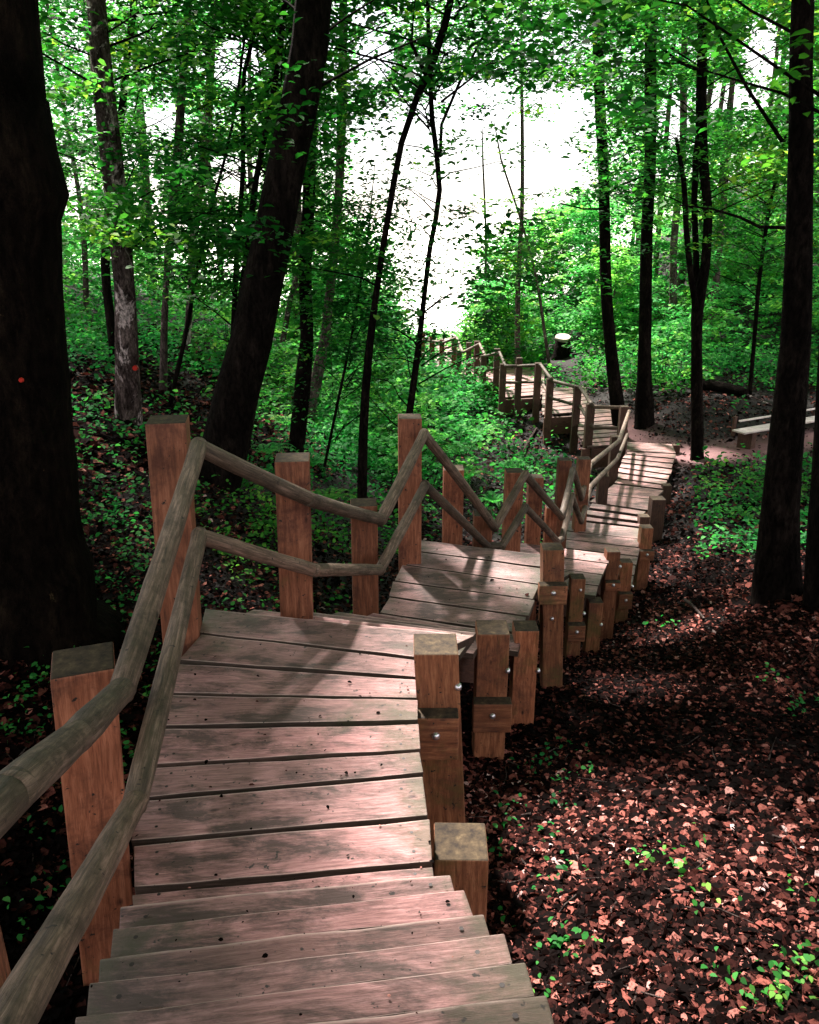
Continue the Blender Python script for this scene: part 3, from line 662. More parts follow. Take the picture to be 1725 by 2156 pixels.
def tree(label, path, d, m=M_BARK, cr=None, group=None, name='tree', top_ext=4., seg=14, stems=(), step=.3, nz=.02):
    pts, rad = trunk_pts(path, d, top_ext); base = Vector((pts[-1].x, pts[-1].y, g1(pts[-1].x, pts[-1].y)))
    root = empty(name, base, label, 'tree', group)
    P, Q = smooth(pts, rad, step); mb = MB(); mb.tube(P, Q, seg, noise_=nz)
    put(mb.build('trunk', m), root, base)
    for sp_, dd in stems:
        q = [at_Y(x, y, base.y+dd) for x, y, _ in sp_]; rr = [wp/2*(a.y*cp-a.z*sp)/FPX for a, (_, _, wp) in zip(q, sp_)]
        P2, Q2 = smooth(q, rr, .4); mb = MB(); mb.tube(P2, Q2, 9, noise_=.015); put(mb.build('limb', m), root, base)
    if cr:
        crown(root, base, pts, **cr)
    return root, pts, base
GA, GB = 'trees standing left of the boardwalk', 'trees standing right of the boardwalk'
def C_(h0, h1, R0, n, per=70, leaf=.085, m=M_LEAF, **k): return dict(h0=h0, h1=h1, R0=R0, n_sp=n, per=per, leaf=leaf, m=m, **k)
# big tree at the left edge
T1p = [(-32, 0, 210), (-22, 190, 232), (-15, 300, 250), (-12, 385, 292), (-15, 440, 262), (-12, 600, 266), (-5, 800, 288), (0, 1000, 300), (2, 1090, 308), (5, 1150, 325), (8, 1190, 355)]
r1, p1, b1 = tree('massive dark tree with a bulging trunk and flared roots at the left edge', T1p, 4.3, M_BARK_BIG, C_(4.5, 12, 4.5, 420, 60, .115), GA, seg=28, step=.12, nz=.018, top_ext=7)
mb = MB()
for a, ln in ((-.5, .62), (.2, .5), (-1.5, .6), (2.4, .9), (3.6, .7)):
    p = b1+Vector((0, 0, .28)); e = b1+Vector((math.cos(a)*ln, math.sin(a)*ln, 0)); e.z = g1(e.x, e.y)-.05
    mb.tube([p, p.lerp(e, .45)+Vector((0, 0, -.12)), p.lerp(e, .75)+Vector((0, 0, -.05)), e], [.16, .1, .06, .03], 8, noise_=.03)
put(mb.build('roots', M_BARK_BIG), r1, b1)
mb = MB(); q = at_Y(46, 800, b1.y-.44); mb.tube([q, q+Vector((0, -.012, 0))], [.012, .009], 7); put(mb.build('paint_dot', M_RED), r1, b1)
# unseen leaf clusters added along the sun's rays to shade the stairs' left side
Sv = np.array(sd); cc = []
for tx_, ty_, tz_, r_, n_ in ((-.75, 2.0, -1.5, .3, 9), (-.65, 2.7, -1.7, .28, 9), (-.7, 3.5, -1.6, .3, 7), (-1.0, 1.3, -1.2, .35, 10), (-.9, .7, -1.0, .35, 9), (-.45, 1.0, -1.6, .22, 6), (.0, 4.2, -2.2, .3, 5), (.7, .9, -1.5, .2, 3)):
    for _ in range(n_): cc.append(np.array([tx_, ty_, tz_])+Sv*rng.uniform(9.0, 11.5)+rng.normal(0, r_, 3)*np.array([1, 1, .4]))
P, sr = spray_cloud(np.array(cc), 26, .3, .1); V, kf = leaves(P, .11*rng.uniform(.7, 1.3, len(P)), tilt=.35, six=True)
x_, y_, d_ = proj(P); print('shade sprays', ((x_ > 0) & (x_ < 1725) & (y_ > 0)).sum())
quads('leaf_sprays', V, kf, rng.random(len(P)), M_LEAF, r1, b1)
r2, p2, b2 = tree('pale mottled birch-like trunk with a red paint dot, left of the tallest post', [(203, 0, 38), (215, 150, 44), (235, 330, 46), (250, 480, 46), (262, 600, 42), (268, 750, 48), (271, 870, 56)], 10.2, M_BARK_PALE,
     C_(2.2, 9, 2.6, 190, 70, .085), GA, seg=16)
mb = MB(); q = at_Y(285, 775, b2.y-.15); mb.tube([q+Vector((0, .03, 0)), q+Vector((0, -.02, 0))], [.035, .03], 10); put(mb.build('paint_dot', M_RED), r2, b2)
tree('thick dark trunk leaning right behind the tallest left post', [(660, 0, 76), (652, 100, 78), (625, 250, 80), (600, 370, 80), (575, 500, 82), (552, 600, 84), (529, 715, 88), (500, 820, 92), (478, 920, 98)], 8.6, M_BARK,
     C_(4.2, 11, 3.4, 200, 60, .09), GA, seg=20)
tree('slim dark straight trunk just right of the thick leaning one', [(668, 60, 22), (657, 210, 25), (651, 400, 27), (643, 575, 27), (647, 715, 28), (640, 785, 34)], 13.5, M_BARK, C_(3, 11, 2.6, 200), GA)
tree('slim grey wavy trunk beside the bright opening', [(723, 0, 17), (722, 125, 18), (720, 250, 20), (711, 450, 18), (699, 575, 18), (684, 715, 21), (676, 755, 24)], 16.5, M_BARK_MID, C_(4, 11, 2.6, 180), GA)
tree('thin dark stem leaning right, nearest the thick leaning trunk', [(600, 0, 12), (575, 200, 12), (540, 375, 13), (522, 525, 14), (505, 650, 15), (495, 760, 16)], 10.5, M_BARK, C_(2.5, 8, 1.8, 120, 60), GA, seg=9, name='young_tree')
tree('thin upright dark stem left of the leaning stems', [(555, 0, 8), (515, 150, 9), (512, 350, 10), (498, 550, 11), (492, 700, 12)], 11.5, M_BARK, C_(2, 8, 1.7, 110, 60), GA, seg=8, name='young_tree')
tree('very thin stem slanting right between the grey trunks', [(490, 260, 6), (435, 475, 7), (410, 600, 8), (388, 720, 9), (372, 790, 10)], 12.5, M_BARK, C_(2, 7, 1.5, 90, 60), GA, seg=7, name='sapling')
tree('grey trunk with a pale foot left of the slanting stem', [(397, 20, 14), (386, 150, 16), (371, 375, 22), (357, 500, 17), (350, 600, 13), (346, 700, 15), (345, 770, 17)], 13.5, M_BARK_MID, C_(2.5, 9, 2.2, 170), GA, seg=10)
tree('far grey trunk with a pale patch high on it', [(450, 20, 14), (445, 125, 16), (436, 270, 20), (425, 375, 19), (410, 470, 17), (402, 600, 15)], 17.5, M_BARK_PALE, C_(3, 10, 2.6, 200, 70, .1), GA, seg=10)
tree('dark trunk mostly hidden behind the mottled one', [(283, 0, 14), (270, 100, 15), (258, 225, 16), (232, 420, 18), (222, 560, 19), (236, 700, 20)], 14.5, M_BARK, C_(2.5, 10, 2.6, 200), GA, seg=10)
tree('thin grey stem near the left edge tree', [(130, 200, 8), (165, 400, 10), (178, 520, 12), (182, 640, 13)], 19, M_BARK_MID, C_(2, 9, 2.8, 240, 70, .1), GA, seg=8, name='young_tree')
tree('short pale stem glimpsed through green left of the slim dark trunk', [(640, 540, 9), (618, 605, 10), (606, 660, 11), (599, 700, 12)], 22, M_BARK_PALE, C_(3, 7, 2.0, 90, 60, .1), GA, seg=8, name='young_tree', top_ext=2)
tree('thin sapling leaning by the bright opening, left of the forked stems', [(775, 500, 4), (762, 580, 5), (742, 700, 5), (716, 825, 6)], 13, M_BARK, C_(.9, 4.4, 1.1, 110, 40, .07, pg=.4), GA, seg=6, name='sapling', top_ext=1)
# the forked pair in the middle
tree('dark slender tree forking high, rising between the log rails', [(958, -40, 14), (935, 60, 16), (905, 150, 16), (880, 200, 14), (846, 300, 13), (815, 470, 13), (795, 600, 13), (776, 750, 17), (766, 900, 19), (763, 1040, 21)], 10.2, M_BARK,
     C_(3.0, 8.5, 2.6, 300, 40, .085, pg=.16, rad=.55), GA, seg=10, stems=[([(900, 165, 10), (866, 90, 8), (876, -20, 6)], 0)])
tree('slender crooked tree standing just behind the middle tall post', [(905, 150, 9), (910, 250, 11), (926, 400, 11), (906, 520, 11), (894, 620, 11), (880, 740, 13), (864, 860, 15)], 12.2, M_BARK,
     C_(1.8, 7, 1.6, 400, 30, .075, pg=.4, rad=.4), GA, seg=10, stems=[([(1060, 0, 5), (1020, 70, 5), (965, 180, 6), (930, 262, 7), (927, 330, 8)], 0)])
# leafy sprays in front of the mottled trunk
cc = np.array([at_d(rng.normal(245, 55), rng.normal(455, 38), rng.uniform(8.2, 9.6))[:] for _ in range(26)]); P, sr = spray_cloud(cc, 26, .28, .08, tilt=.4)
V, kf = leaves(P, .085*rng.uniform(.7, 1.3, len(P)), tilt=.5, six=True); quads('leaf_sprays', V, kf, np.clip(.55+.3*sr+.2*rng.random(len(P)), 0, 1), M_LEAF, r2, b2)
# far middle
tree('thin pinkish trunk rising behind the far railing', [(1098, 60, 5), (1100, 300, 8), (1099, 450, 9), (1091, 600, 11), (1090, 750, 12)], 24.5, M_BARK_MID, C_(7.5, 13, 3.6, 240, 70, .11, pg=.06), GB, seg=9)
tree('very thin stem left of the pinkish trunk', [(1017, 340, 4), (1023, 500, 5), (1021, 700, 6)], 29, M_BARK_MID, C_(2, 6, 1.2, 26, 40, .1), GB, seg=6, name='sapling', top_ext=1)
tree('thin stem slanting left over the pinkish trunk', [(1055, 335, 4), (1102, 480, 5), (1132, 600, 6), (1149, 715, 7)], 25, M_BARK_MID, C_(1.5, 5, 1.2, 26, 40, .1), GB, seg=6, name='sapling', top_ext=1)
# right group
tree('dark straight trunk curving right at its foot, where the boardwalk ends', [(1258, 0, 23), (1263, 200, 23), (1272, 400, 23), (1276, 600, 24), (1285, 720, 25), (1299, 845, 30)], 18.5, M_BARK, C_(5.2, 13, 5.4, 460, 70, .1, pg=.03), GB,
     stems=[([(1263, 415, 5), (1350, 372, 4), (1450, 372, 3)], -.1), ([(1270, 440, 5), (1230, 440, 4), (1180, 428, 3)], .1)])
tree('straight dark trunk with a flared foot beside the path', [(1370, 0, 25), (1370, 300, 24), (1362, 500, 25), (1358, 715, 27), (1357, 800, 31), (1357, 850, 40)], 19, M_BARK, C_(5, 13, 4.0, 280, 70, .1, pg=.03), GB,
     stems=[([(1366, 410, 5), (1330, 430, 4), (1265, 350, 2)], .1)])
tree('dark tree splitting into three stems above the path', [(1482, -10, 16), (1478, 150, 22), (1477, 260, 23), (1484, 375, 20), (1491, 440, 18), (1485, 560, 20), (1470, 640, 26), (1467, 715, 22), (1468, 882, 26)], 16, M_BARK, C_(4, 11, 3.2, 260, 70, .095, pg=.03), GB,
     stems=[([(1476, 245, 12), (1466, 330, 14), (1462, 420, 13), (1466, 540, 13), (1467, 650, 16)], .15), ([(1424, 290, 7), (1440, 380, 11), (1445, 480, 12), (1455, 580, 13), (1466, 650, 14)], -.1), ([(1476, 150, 9), (1430, 130, 6), (1385, 95, 4)], 0)])
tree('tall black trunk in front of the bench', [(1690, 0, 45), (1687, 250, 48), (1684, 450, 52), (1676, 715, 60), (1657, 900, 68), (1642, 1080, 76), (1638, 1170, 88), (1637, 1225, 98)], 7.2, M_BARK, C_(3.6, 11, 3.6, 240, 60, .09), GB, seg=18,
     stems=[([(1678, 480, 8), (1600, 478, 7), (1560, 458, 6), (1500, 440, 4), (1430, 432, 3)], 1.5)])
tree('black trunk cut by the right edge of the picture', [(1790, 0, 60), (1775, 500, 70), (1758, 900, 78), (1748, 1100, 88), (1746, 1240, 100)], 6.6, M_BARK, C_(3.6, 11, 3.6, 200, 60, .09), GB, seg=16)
tree('far greyish trunk between the straight one and the split one', [(1443, 60, 13), (1440, 160, 15), (1437, 330, 15), (1420, 500, 15), (1418, 600, 16)], 26, M_BARK_MID, C_(5, 12, 3, 180, 70, .13, M_LEAF_FAR), GB, seg=9)
tree('thin dark stem between the split tree and the bench', [(1645, 330, 7), (1620, 440, 8), (1600, 580, 9), (1588, 720, 9)], 19, M_BARK, C_(3, 9, 2.6, 200, 70, .1), GB, seg=8, name='young_tree')
tree('far thin stem behind the split tree', [(1540, 180, 8), (1520, 350, 8), (1512, 520, 9)], 27, M_BARK_MID, C_(3, 11, 3, 200, 70, .13, M_LEAF_FAR), GB, seg=8, name='young_tree')

LAND = [(20, 'the massive left tree'), (150, 'the gap right of the massive left tree'), (262, 'the pale mottled trunk'), (355, 'the grey trunk with a pale foot'), (430, 'the slanting thin stem'), (505, 'the thick leaning trunk'), (590, 'the gap right of the leaning trunk'),
        (650, 'the slim dark straight trunk'), (705, 'the slim grey wavy trunk'), (790, 'the left stem of the forked pair'), (890, 'the slender crooked tree'), (1020, 'the very thin stem'), (1095, 'the pinkish trunk'), (1190, 'the sawn stump'), (1275, 'the trunk that curves at its foot'),
        (1360, 'the straight trunk with a flared foot'), (1420, 'the far greyish trunk'), (1475, 'the tree splitting into three stems'), (1600, 'the thin dark stem near the bench'), (1680, 'the tall black trunk by the bench'), (1760, 'the trunk cut by the right edge')]
ORD = ['nearest', 'second nearest', 'third nearest', 'fourth nearest', 'fifth nearest', 'sixth nearest', 'seventh nearest', 'eighth nearest', 'ninth nearest', 'tenth nearest', 'eleventh nearest', 'twelfth nearest', 'thirteenth nearest', 'fourteenth nearest', 'fifteenth nearest', 'sixteenth nearest']
LABS = []
def lab(x, Y, what):
    i = min(range(len(LAND)), key=lambda k: abs(LAND[k][0]-x)); LABS.append([None, what, LAND[i][1], Y]); return LABS[-1]
def finish_labels():
    by = {}
    for o, what, lm, Y in LABS: by.setdefault((what, lm), []).append((Y, o))
    for (what, lm), L in by.items():
        L.sort(key=lambda t: t[0])
        for k, (Y, o) in enumerate(L): o['label'] = f'{what} behind {lm}' + (f', {ORD[min(k, 15)]}' if len(L) > 1 else '')

# trees that close the wood round the viewer (their boughs shade the boardwalk)
def plain_tree(x, y, h, rt, label, cr, m=M_BARK, group='', name='tree', seg=10):
    g = g1(x, y); base = Vector((x, y, g)); root = empty(name, base, label, 'tree', group); lean = Vector((R_(-.06, .06), R_(-.06, .06), 0))*h
    pts = [base+Vector((0, 0, h))+lean, base+Vector((0, 0, h*.6))+lean*.5+Vector((R_(-.2, .2), 0, 0)), base+Vector((0, 0, h*.3))+lean*.2, base+Vector((0, 0, .25)), base-Vector((0, 0, .2))]
    P, Q = smooth(pts, [rt*.25, rt*.6, rt*.85, rt, rt*1.5], .7); mb = MB(); mb.tube(P, Q, seg, noise_=.02)
    put(mb.build('trunk', m), root, base); crown(root, base, pts, **cr); return root
side = [(-2.8, -2.8, 'tall tree behind the viewer, left of the upper stairs'), (3.4, -2.4, 'tall tree behind the viewer, right of the upper stairs'), (-5.5, 1.5, 'dark tree beyond the left edge, beside the massive trunk'), (5.2, 2.2, 'tall tree beyond the right edge, level with the first deck'), (6.5, 5.5, 'tall tree beyond the right edge, level with the second deck'),
        (-7.0, 7.0, 'tall tree beyond the left edge, behind the massive trunk'), (8.5, 9.5, 'tall tree beyond the right edge, level with the bench')]
for i, (x, y, lb) in enumerate(side):
    plain_tree(x, y, 13+i % 3, .2, lb, C_(5.2, 13, 4.2, 300, 46, .18, M_LEAF, rad=.9), group='canopy trees around the viewpoint')

# background wood ---------------------------------------------
GBK = 'trees of the background wood'
bgt = []
for i in range(200):
    if len(bgt) >= 38: break
    Y = rng.uniform(23, 50); X = rng.uniform(-.62, .62)*Y
    x, y, d = proj(np.array([X, Y, -1.])); z = g1(X, Y)
    if 640 < x < 1290: continue
    if any((X-a)**2+(Y-b_)**2 < 7 for a, b_ in bgt): continue
    bgt.append((X, Y))
kinds = ['left', 'right']
for i, (X, Y) in enumerate(bgt):
    x, _, d = proj(np.array([X, Y, 0.])); s_ = 'left of the bright opening' if x < 900 else 'right of the bright opening'
    near = 'in the nearer rank' if Y < 35 else 'in the far rank'
    plain_tree(X, Y, rng.uniform(12, 17), rng.uniform(.1, .2), lab(x, Y, 'leafy woodland tree'), C_(.8, 14, 3.3, 85, 62, .17, M_LEAF_FAR, rad=.9, branches=False), m=M_BARK_MID, group=GBK, seg=8)

for (x, Y, ytop, R0) in ((1235, 33, 395, 1.6), (1195, 36, 425, 1.8), (1150, 35, 440, 1.6), (1105, 34, 470, 1.6), (1060, 36, 500, 1.5), (1020, 35, 520, 1.2), (1000, 32, 590, .9), (1290, 27, 520, 1.5), (1105, 29, 560, 1.2), (1070, 27, 600, 1.1), (1030, 27, 640, 1.1),
                         (770, 33, 520, 1.5), (725, 31, 470, 1.6), (690, 29, 420, 1.6), (790, 27, 610, 1.0), (740, 24, 600, 1.3), (690, 23, 560, 1.4), (820, 30, 650, .8), (650, 26, 430, 1.6), (1270, 30, 420, 1.7)):
    p = at_Y(x, ytop, Y); g = g1(p.x, Y); h = p.z-g
    bgt.append((p.x, Y))
    plain_tree(p.x, Y, h*.95, .05, lab(x, Y, 'bright green bushy young tree'), C_(.15, h, R0, int(30+26*h), 46, .14, M_LEAF_FAR, rad=.5, branches=False, pg=.06), m=M_BARK_MID, group='bushy young trees round the bright opening', name='young_tree', seg=6)

# shrubs ------------------------------------------------------
def shrub(X, Y, h, rx, n, leaf, label, group, m=M_HERB):
    g = g1(X, Y); base = Vector((X, Y, g)); root = empty('shrub', base, label, 'shrub', group)
    k = 14; a = rng.uniform(0, 6.28, n//k); r_ = np.sqrt(rng.random(n//k))*rx; zz = rng.uniform(.12, 1, n//k)*h*(1-.5*(r_/rx)**2)
    C = np.stack([X+r_*np.cos(a), Y+r_*np.sin(a), g+zz], 1); C = C[keep_out2(C)]
    if len(C) < 2: return
    P, sr = spray_cloud(C, k, .34, leaf, flat=.03); V, kf = leaves(P, leaf*rng.uniform(.6, 1.3, len(P)), tilt=.4)
    quads('foliage', V, kf, np.clip(.5*sr+.5*rng.random(len(P)), 0, 1), m, root, base)
    mb = MB()
    for i in range(6):
        c = Vector(C[i % len(C)]); mb.tube([base-Vector((0, 0, .05)), base.lerp(c, .5)+Vector((R_(-.1, .1), 0, .1)), c], [.015, .01, .004], 5, caps=False)
    put(mb.build('stems', M_STEM), root, base)
def keep_out2(C):
    x, y, d = proj(C); g = inpoly(x, y, GAP)
    return ~g
def on_walk(X, Y):
    x, y, d = proj(np.stack([X, Y, gz(X, Y)], -1)); return x, y, d
BWL = [(nl[0]+nr[0])/2, (d1l[5]+d1r[5])/2, (d1l[-1]+d1r[-1])/2, (d2l[3]+d2r[3])/2, (d3l[2]+d3r[2])/2, (d4l[3]+d4r[3])/2, at_z(1320, 1050, -4.2), at_z(1365, 985, -4.4), at_z(1370, 935, -4.5), at_z(1265, 900, -4.5), at_z(1190, 845, -4.5), at_z(1100, 800, -4.5), at_z(1020, 780, -4.55), at_z(925, 740, -4.6)]
BWA = np.array([(p.x, p.y) for p in [Vector((0, -1, 0))]+BWL])
def wdist(X, Y):
    d = np.full(X.shape, 1e9)
    for (ax, ay), (bx, by) in zip(BWA[:-1], BWA[1:]):
        vx, vy = bx-ax, by-ay; t = np.clip(((X-ax)*vx+(Y-ay)*vy)/(vx*vx+vy*vy), 0, 1)
        d = np.minimum(d, np.hypot(X-ax-t*vx, Y-ay-t*vy))
    return d
cnt = 0; sh = []
for i in range(900):
    if cnt >= 74: break
    Y = rng.uniform(15, 34); X = rng.uniform(-.58, .6)*Y
    x, y, d = proj(np.array([X, Y, g1(X, Y)]))
    if wdist(np.array([X]), np.array([Y]))[0] < 1.9 or pdist(np.array([X]), np.array([Y]))[0] < 1.8: continue
    if x > 1180 and Y < 20.5: continue
    if 860 < x < 1250 and Y < 22: continue
    if abs(x-1185) < 150 and Y < 31: continue
    if x < 700 and (Y < 19 or rng.random() < .45): continue
    if any((X-a)**2+(Y-b_)**2 < 2.2 for a, b_ in sh): continue
    sh.append((X, Y)); cnt += 1
    side_ = 'left of the boardwalk' if x < 880 else 'on the slope right of the boardwalk'
    far_ = 'close by' if Y < 22 else 'further off'
    shrub(X, Y, rng.uniform(1.3, 3.2 if x < 880 or x > 1150 else 1.8), rng.uniform(1.2, 2.0), 1500, .13, lab(x, Y, 'green woodland shrub'), 'woodland shrubs', M_LEAF_FAR)

finish_labels()
# ground cover, litter ---------------------------------------
def patch_noise(X, Y, s, seed):
    r_ = np.random.default_rng(seed); o_ = np.zeros(X.shape)
    for i in range(8):
        f = r_.normal(0, s, 2); o_ += np.sin(X*f[0]+Y*f[1]+r_.uniform(0, 6.28))
    return o_/8
def sample_px(n, x0, x1, y0, y1):
    """points on the terrain, spread so that near and far ground are evenly covered"""
    xs, ys = rng.uniform(x0, x1, n), rng.uniform(y0, y1, n); a = (xs-CX)/FPX; b_ = (ys-CY)/FPX
    dx, dy, dz = a, cp-b_*sp, -sp-b_*cp; t = np.full(n, 1.0); hit = np.zeros(n, bool)
    for k in range(150):
        s_ = 1.035; tn = np.where(hit, t, t*s_); below = (dz*tn) < gz(dx*tn, dy*tn); hit |= below; t = tn
    ok = hit & (t < 60); return (dx*t)[ok], (dy*t)[ok]
# herbs
X, Y = sample_px(16000, -60, 1790, 640, 2156); j = 5
X = X+rng.normal(0, .15, len(X)); Y = Y+rng.normal(0, .3, len(Y))
px, py, dd = on_walk(X, Y); pn = patch_noise(X, Y, .9, 3)
dens = np.where(px < 860, np.clip(1.25-(py-760)/420, .05, 1), np.where(px < 1200, np.clip(1.2-(py-760)/330, .04, 1), np.where(py < 830, 1., np.where((px > 1480) & (py > 930) & (py < 1180), .34, .004))))
dens = np.where((px < 470) & (py > 800) & (py < 1300), .10, dens)
k = ~((abs(px-1183) < 34) & (py > 730) & (py < 800)) & (rng.random(len(X)) < dens*np.clip(.9+pn*1.6, .1, 1.4)) & (wdist(X, Y) > .75) & (pdist(X, Y) > 1.0) & (Y > 2)
X, Y = X[k], Y[k]; Z = gz(X, Y); per = 16; n = len(X)
sc = np.clip(Y/14, .25, 1.3)
C = np.repeat(np.stack([X, Y, Z], 1), per, 0); s_ = np.repeat(sc, per)
C += np.stack([rng.normal(0, .16, n*per)*s_, rng.normal(0, .16, n*per)*s_, np.abs(rng.normal(.16, .13, n*per))*s_], 1)
V, kf = leaves(C, np.clip(.085*s_, .026, .11)*rng.uniform(.6, 1.4, n*per), tilt=.45, six=True)
tag(quads('ground_cover', V, kf, np.clip(np.repeat(rng.random(n), per)*.5+.5*rng.random(n*per), 0, 1), M_HERB), kind='stuff', label='low green herbs covering the forest floor', cat='ground cover')
# litter
def litter(n, x0, x1, y0, y1, size, seed):
    X, Y = sample_px(n, x0, x1, y0, y1); X = X+rng.normal(0, .1, len(X)); Y = Y+rng.normal(0, .2, len(Y))
    k = (rng.random(len(X)) < np.clip(pdist(X, Y)*1.1-.1, .08, 1)); X, Y = X[k], Y[k]; Z = gz(X, Y)+rng.uniform(.0, .045, len(X))
    pn = patch_noise(X, Y, 1.6, seed)
    V, kf = leaves(np.stack([X, Y, Z], 1), size*np.clip(rng.lognormal(-.1, .4, len(X)), .35, 2.1), tilt=.38, aspect=.62, six=True)
    return V, kf, np.clip(rng.beta(1.3, 2.3, len(X))+.3*pn, 0, 1)
A = [litter(150000, 850, 1760, 1150, 2170, .033, 5), litter(60000, -50, 900, 800, 2170, .04, 6), litter(26000, 850, 1760, 780, 1300, .06, 7), litter(16000, 100, 720, 700, 1000, .085, 8)]
V = np.concatenate([a[0] for a in A]); rn = np.concatenate([a[2] for a in A])
# scraps of leaf and bud scale lying on the boards
sc_p, n_ = [], 0
for q0, q1, q2, q3 in SURF[:26]:
    for _ in range(int(R_(5, 15))):
        a, b_ = random.random(), random.random(); p = q0.lerp(q1, a).lerp(q3.lerp(q2, a), b_); sc_p.append((p.x, p.y, p.z+.006))
_sc = np.clip(.0048*np.array([p[1] for p in sc_p])**.6, .006, .02)
Vd, kd = leaves(np.array(sc_p), _sc*rng.lognormal(0, .5, len(sc_p)), tilt=.2, aspect=.6, six=True)
tag(quads('leaf_scraps', Vd, kd, rng.choice([.05, .3, .6, .95], len(sc_p), p=[.45, .25, .2, .1]), M_LITTER), kind='stuff', label='tiny leaf scraps scattered over the boards', cat='leaf litter')
mb = MB()
for _ in range(170):
    x, y = (rng.uniform(900, 1720), rng.uniform(1250, 2140)) if rng.random() < .62 else (rng.uniform(-40, 700), rng.uniform(950, 2100))
    p = at_z(x, y, -2.6)
    for _k in range(8): p = at_z(x, y, g1(p.x, p.y))
    if wdist(np.array([p.x]), np.array([p.y]))[0] < .55: continue
    a = R_(0, 6.28); ln = R_(.08, .4); d_ = Vector((math.cos(a), math.sin(a), 0)); q1 = p+d_*ln*.5+Vector((R_(-.03, .03), R_(-.03, .03), 0)); q2 = p+d_*ln+Vector((R_(-.05, .05), R_(-.05, .05), 0))
    for q in (p, q1, q2): q.z = g1(q.x, q.y)+R_(.03, .055)
    mb.tube([p, q1, q2], [R_(.002, .006), .003, .0015], 5)
tag(mb.build('twigs', M_BARK_MID), kind='stuff', label='thin dead twigs lying among the fallen leaves', cat='twigs')
tag(quads('leaf_litter', V, 6, rn, M_LITTER), kind='stuff', label='brown and pinkish fallen leaves strewn over the forest floor', cat='leaf litter')

# seedlings on the litter
SEEDL = ['small seedling in the bottom right corner, the middle one of three', 'lowest of three small seedlings in the bottom right corner', 'highest of three small seedlings in the bottom right corner', 'small seedling on the litter just right of the bolted short posts',
         'small seedling on the litter level with the first deck', 'lone seedling on the litter level with the lowest stairs', 'seedling beside the roots of the massive left tree', 'seedling left of the nearest orange post', 'seedling between the massive tree and the tallest post', 'seedling on the litter just above the nearest orange post']
for i, (x, y) in enumerate([(1660, 2090), (1635, 2130), (1700, 2060), (1245, 1640), (1490, 1930), (1540, 2090), (60, 1210), (40, 1560), (250, 1110), (110, 1530)]):
    p = at_z(x, y, -2.5)
    for _ in range(12): p = at_z(x, y, g1(p.x, p.y))
    n = 26 if i < 3 else 14; C = np.stack([p.x+rng.normal(0, .05, n), p.y+rng.normal(0, .045, n), p.z+rng.uniform(.02, .1, n)], 1)
    V, kf = leaves(C, .026*rng.uniform(.7, 1.3, n), tilt=.4, six=True)
    s_ = 'right of the stairs' if x > 862 else 'left of the stairs'
    root = empty('seedling', p, SEEDL[i], 'seedling', f'seedlings {s_}')
    quads('foliage', V, kf, rng.random(n), M_HERB, root, p)
    mb = MB(); mb.tube([p-Vector((0, 0, .02)), p+Vector((.01, 0, .06))], [.003, .002], 5); put(mb.build('stem', M_STEM), root, p)

# ferns
def fern(x, y, s_, label):
    p = at_z(x, y, -3.6)
    for _ in range(15): p = at_z(x, y, g1(p.x, p.y))
    root = empty('fern', p, label, 'fern', 'ferns left of the boardwalk'); Vs = []
    for a in np.linspace(0, 6.28, 11)[:-1]+rng.uniform(0, .5):
        ln = s_*rng.uniform(.75, 1.1); n = 16
        for i in range(n):
            t = (i+1)/n; c = np.array([math.cos(a)*ln*t, math.sin(a)*ln*t, ln*(1.1*t-1.0*t*t)]); side_ = np.array([-math.sin(a), math.cos(a), 0]); f = np.array([math.cos(a), math.sin(a), 1.1-2*t])
            w_ = ln*.24*(1-t)**.7*min(1, t*5)+.004
            for sg in (-1, 1):
                Vs += [c-f*.03*s_, c+side_*sg*w_*.55-f*.022*s_+np.array([0, 0, -.01]), c+side_*sg*w_+f*.03*s_+np.array([0, 0, -.03*s_]), c+side_*sg*w_*.4+f*.035*s_]
    V = np.array(Vs); quads('fronds', V, 4, np.full(len(V)//4, .75)+rng.uniform(-.2, .2, len(V)//4), M_HERB, root); return root
for i, (x, y, s_, lb) in enumerate([(700, 905, .5, 'bright fern under the slim grey trunk'), (740, 950, .5, 'fern just left of the forked slender tree'), (820, 930, .45, 'fern between the forked tree and the middle tall post'), (655, 985, .45, 'fern above the third left post'),
                                    (610, 900, .5, 'fern right of the thick leaning trunk'), (950, 905, .6, 'large fern right of the middle tall post'), (830, 860, .6, 'fern at the foot of the slender crooked tree'), (690, 1060, .35, 'dim fern behind the log rail'), (980, 1010, .5, 'fern behind the second rail peak'),
      (905, 960, .5, 'fern right beside the top of the middle tall post'), (925, 850, .6, 'bright fern on the slope under the far end of the boardwalk'), (985, 860, .6, 'bright fern just left of the shaded far supports'), (960, 950, .5, 'fern above the second descending rail'),
      (1010, 915, .55, 'fern at the head of the bare gully bed'), (880, 815, .6, 'pale green fern behind the crooked tree foot'), (725, 860, .55, 'fern left of the forked tree, below the wavy grey trunk'), (1075, 990, .4, 'fern in the gully above the third rail peak'),
      (1040, 1060, .35, 'low fern between the second and third rail peaks'), (560, 960, .4, 'fern just behind the first descending rail'), (665, 830, .6, 'fern at the foot of the slim dark straight trunk'), (790, 985, .45, 'fern right of the forked tree foot')]):
    fern(x, y, s_*1.35, lb)

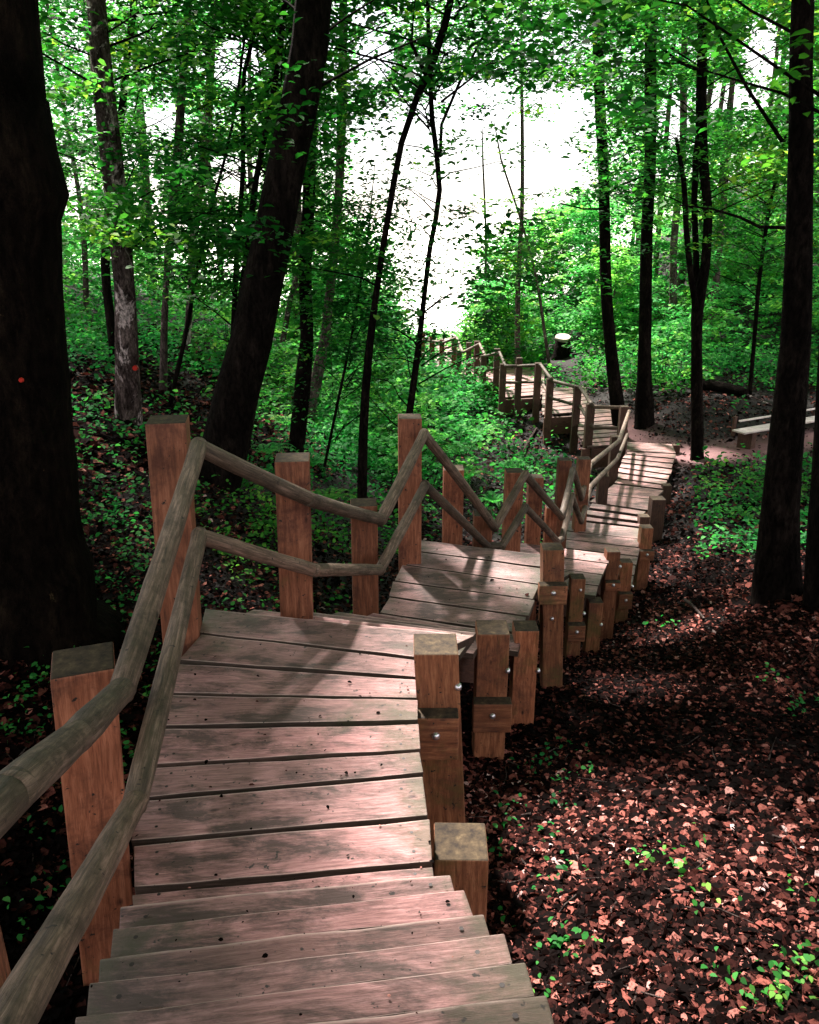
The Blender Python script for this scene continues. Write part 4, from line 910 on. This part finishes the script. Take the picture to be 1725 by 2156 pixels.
# bench, stump, logs -----------------------------------------
def gp(x, y):
    p = at_z(x, y, -4.3)
    for _ in range(20): p = at_z(x, y, g1(p.x, p.y))
    return p
b0 = gp(1585, 946)
bench = empty('park_bench', b0, 'weathered pale wooden bench behind the tall black trunk', 'bench')
u = Vector((.88, .48, .0)).normalized(); w_ = Vector((-u.y, u.x, 0)); Lb = 3.2; o0 = b0-u*.28
def bb(mb, a, b_, wd, h0, h1, off):
    h0, h1 = (h0*.78 if h0 > 0 else h0), h1*.78
    p, q = o0+u*a+w_*off, o0+u*b_+w_*off; z0, z1 = Vector((0, 0, h0)), Vector((0, 0, h1)); t = w_*wd
    mb.hexa([p+z0, q+z0, q+t+z0, p+t+z0], [p+z1, q+z1, q+t+z1, p+t+z1])
mb = MB(); bb(mb, 0, Lb, .15, .425, .465, .02); bb(mb, 0, Lb, .15, .425, .465, .18); put(mb.build('seat', M_BENCH, bevel=.004), bench, b0)
mb = MB(); bb(mb, .3, Lb, .045, .6, .64, .40); put(mb.build('backrest', M_BENCH, bevel=.004), bench, b0)
for a in (.25, 2.75):
    mb = MB(); bb(mb, a, a+.13, .34, -.1, .415, .03); put(mb.build('leg', M_POST_SHADED, bevel=.004), bench, b0)
    mb = MB(); bb(mb, a, a+.07, .05, .2, .72, .495); put(mb.build('back_support', M_POST_SHADED), bench, b0)
s0 = gp(1183, 752)
stump = empty('tree_stump', s0, 'sawn tree stump with a pale top at the back of the green clearing', 'stump')
mb = MB(); mb.tube([s0-Vector((0, 0, .2)), s0+Vector((0, 0, .05)), s0+Vector((0, 0, .25)), s0+Vector((0, 0, .62))], [.38, .32, .26, .25], 16, noise_=.04); put(mb.build('trunk', M_BARK), stump, s0)
mb = MB(); mb.tube([s0+Vector((0, 0, .6)), s0+Vector((0, -.028, .7))], [.262, .25], 18, noise_=.02); put(mb.build('cut_top', M_CUT), stump, s0)
def log(a, b_, r0, r1, m, label, name='fallen_log'):
    pa, pb = gp(*a)+Vector((0, 0, r0)), gp(*b_)+Vector((0, 0, r1*1.2)); mb = MB(); mid = pa.lerp(pb, .5)+Vector((0, .05, .02)); P, Q = smooth([pa, mid, pb], [r0, (r0+r1)/2, r1], .2); mb.tube(P, Q, 9, noise_=.05)
    o = mb.build(name, m); tag(o, label, 'log' if 'log' in name else 'branch'); return o
log((1480, 820), (1570, 838), .14, .1, M_BARK, 'dark fallen log lying beyond the bench')
log((1545, 826), (1625, 855), .03, .015, M_BARK_PALE, 'thin pale fallen branch left of the tall black trunk', 'fallen_branch')
log((1170, 752), (1235, 742), .1, .09, M_BARK_MID, 'short fallen log beside the stump')
log((1440, 1265), (1500, 1325), .02, .008, M_BARK_MID, 'crooked dead branch on the litter right of the boardwalk', 'fallen_branch')
log((640, 905), (700, 925), .04, .03, M_BARK, 'dark fallen branch among the ferns', 'fallen_branch')
log((1100, 960), (1130, 905), .04, .03, M_BARK_MID, 'slanting dead branch under the far railing', 'fallen_branch')
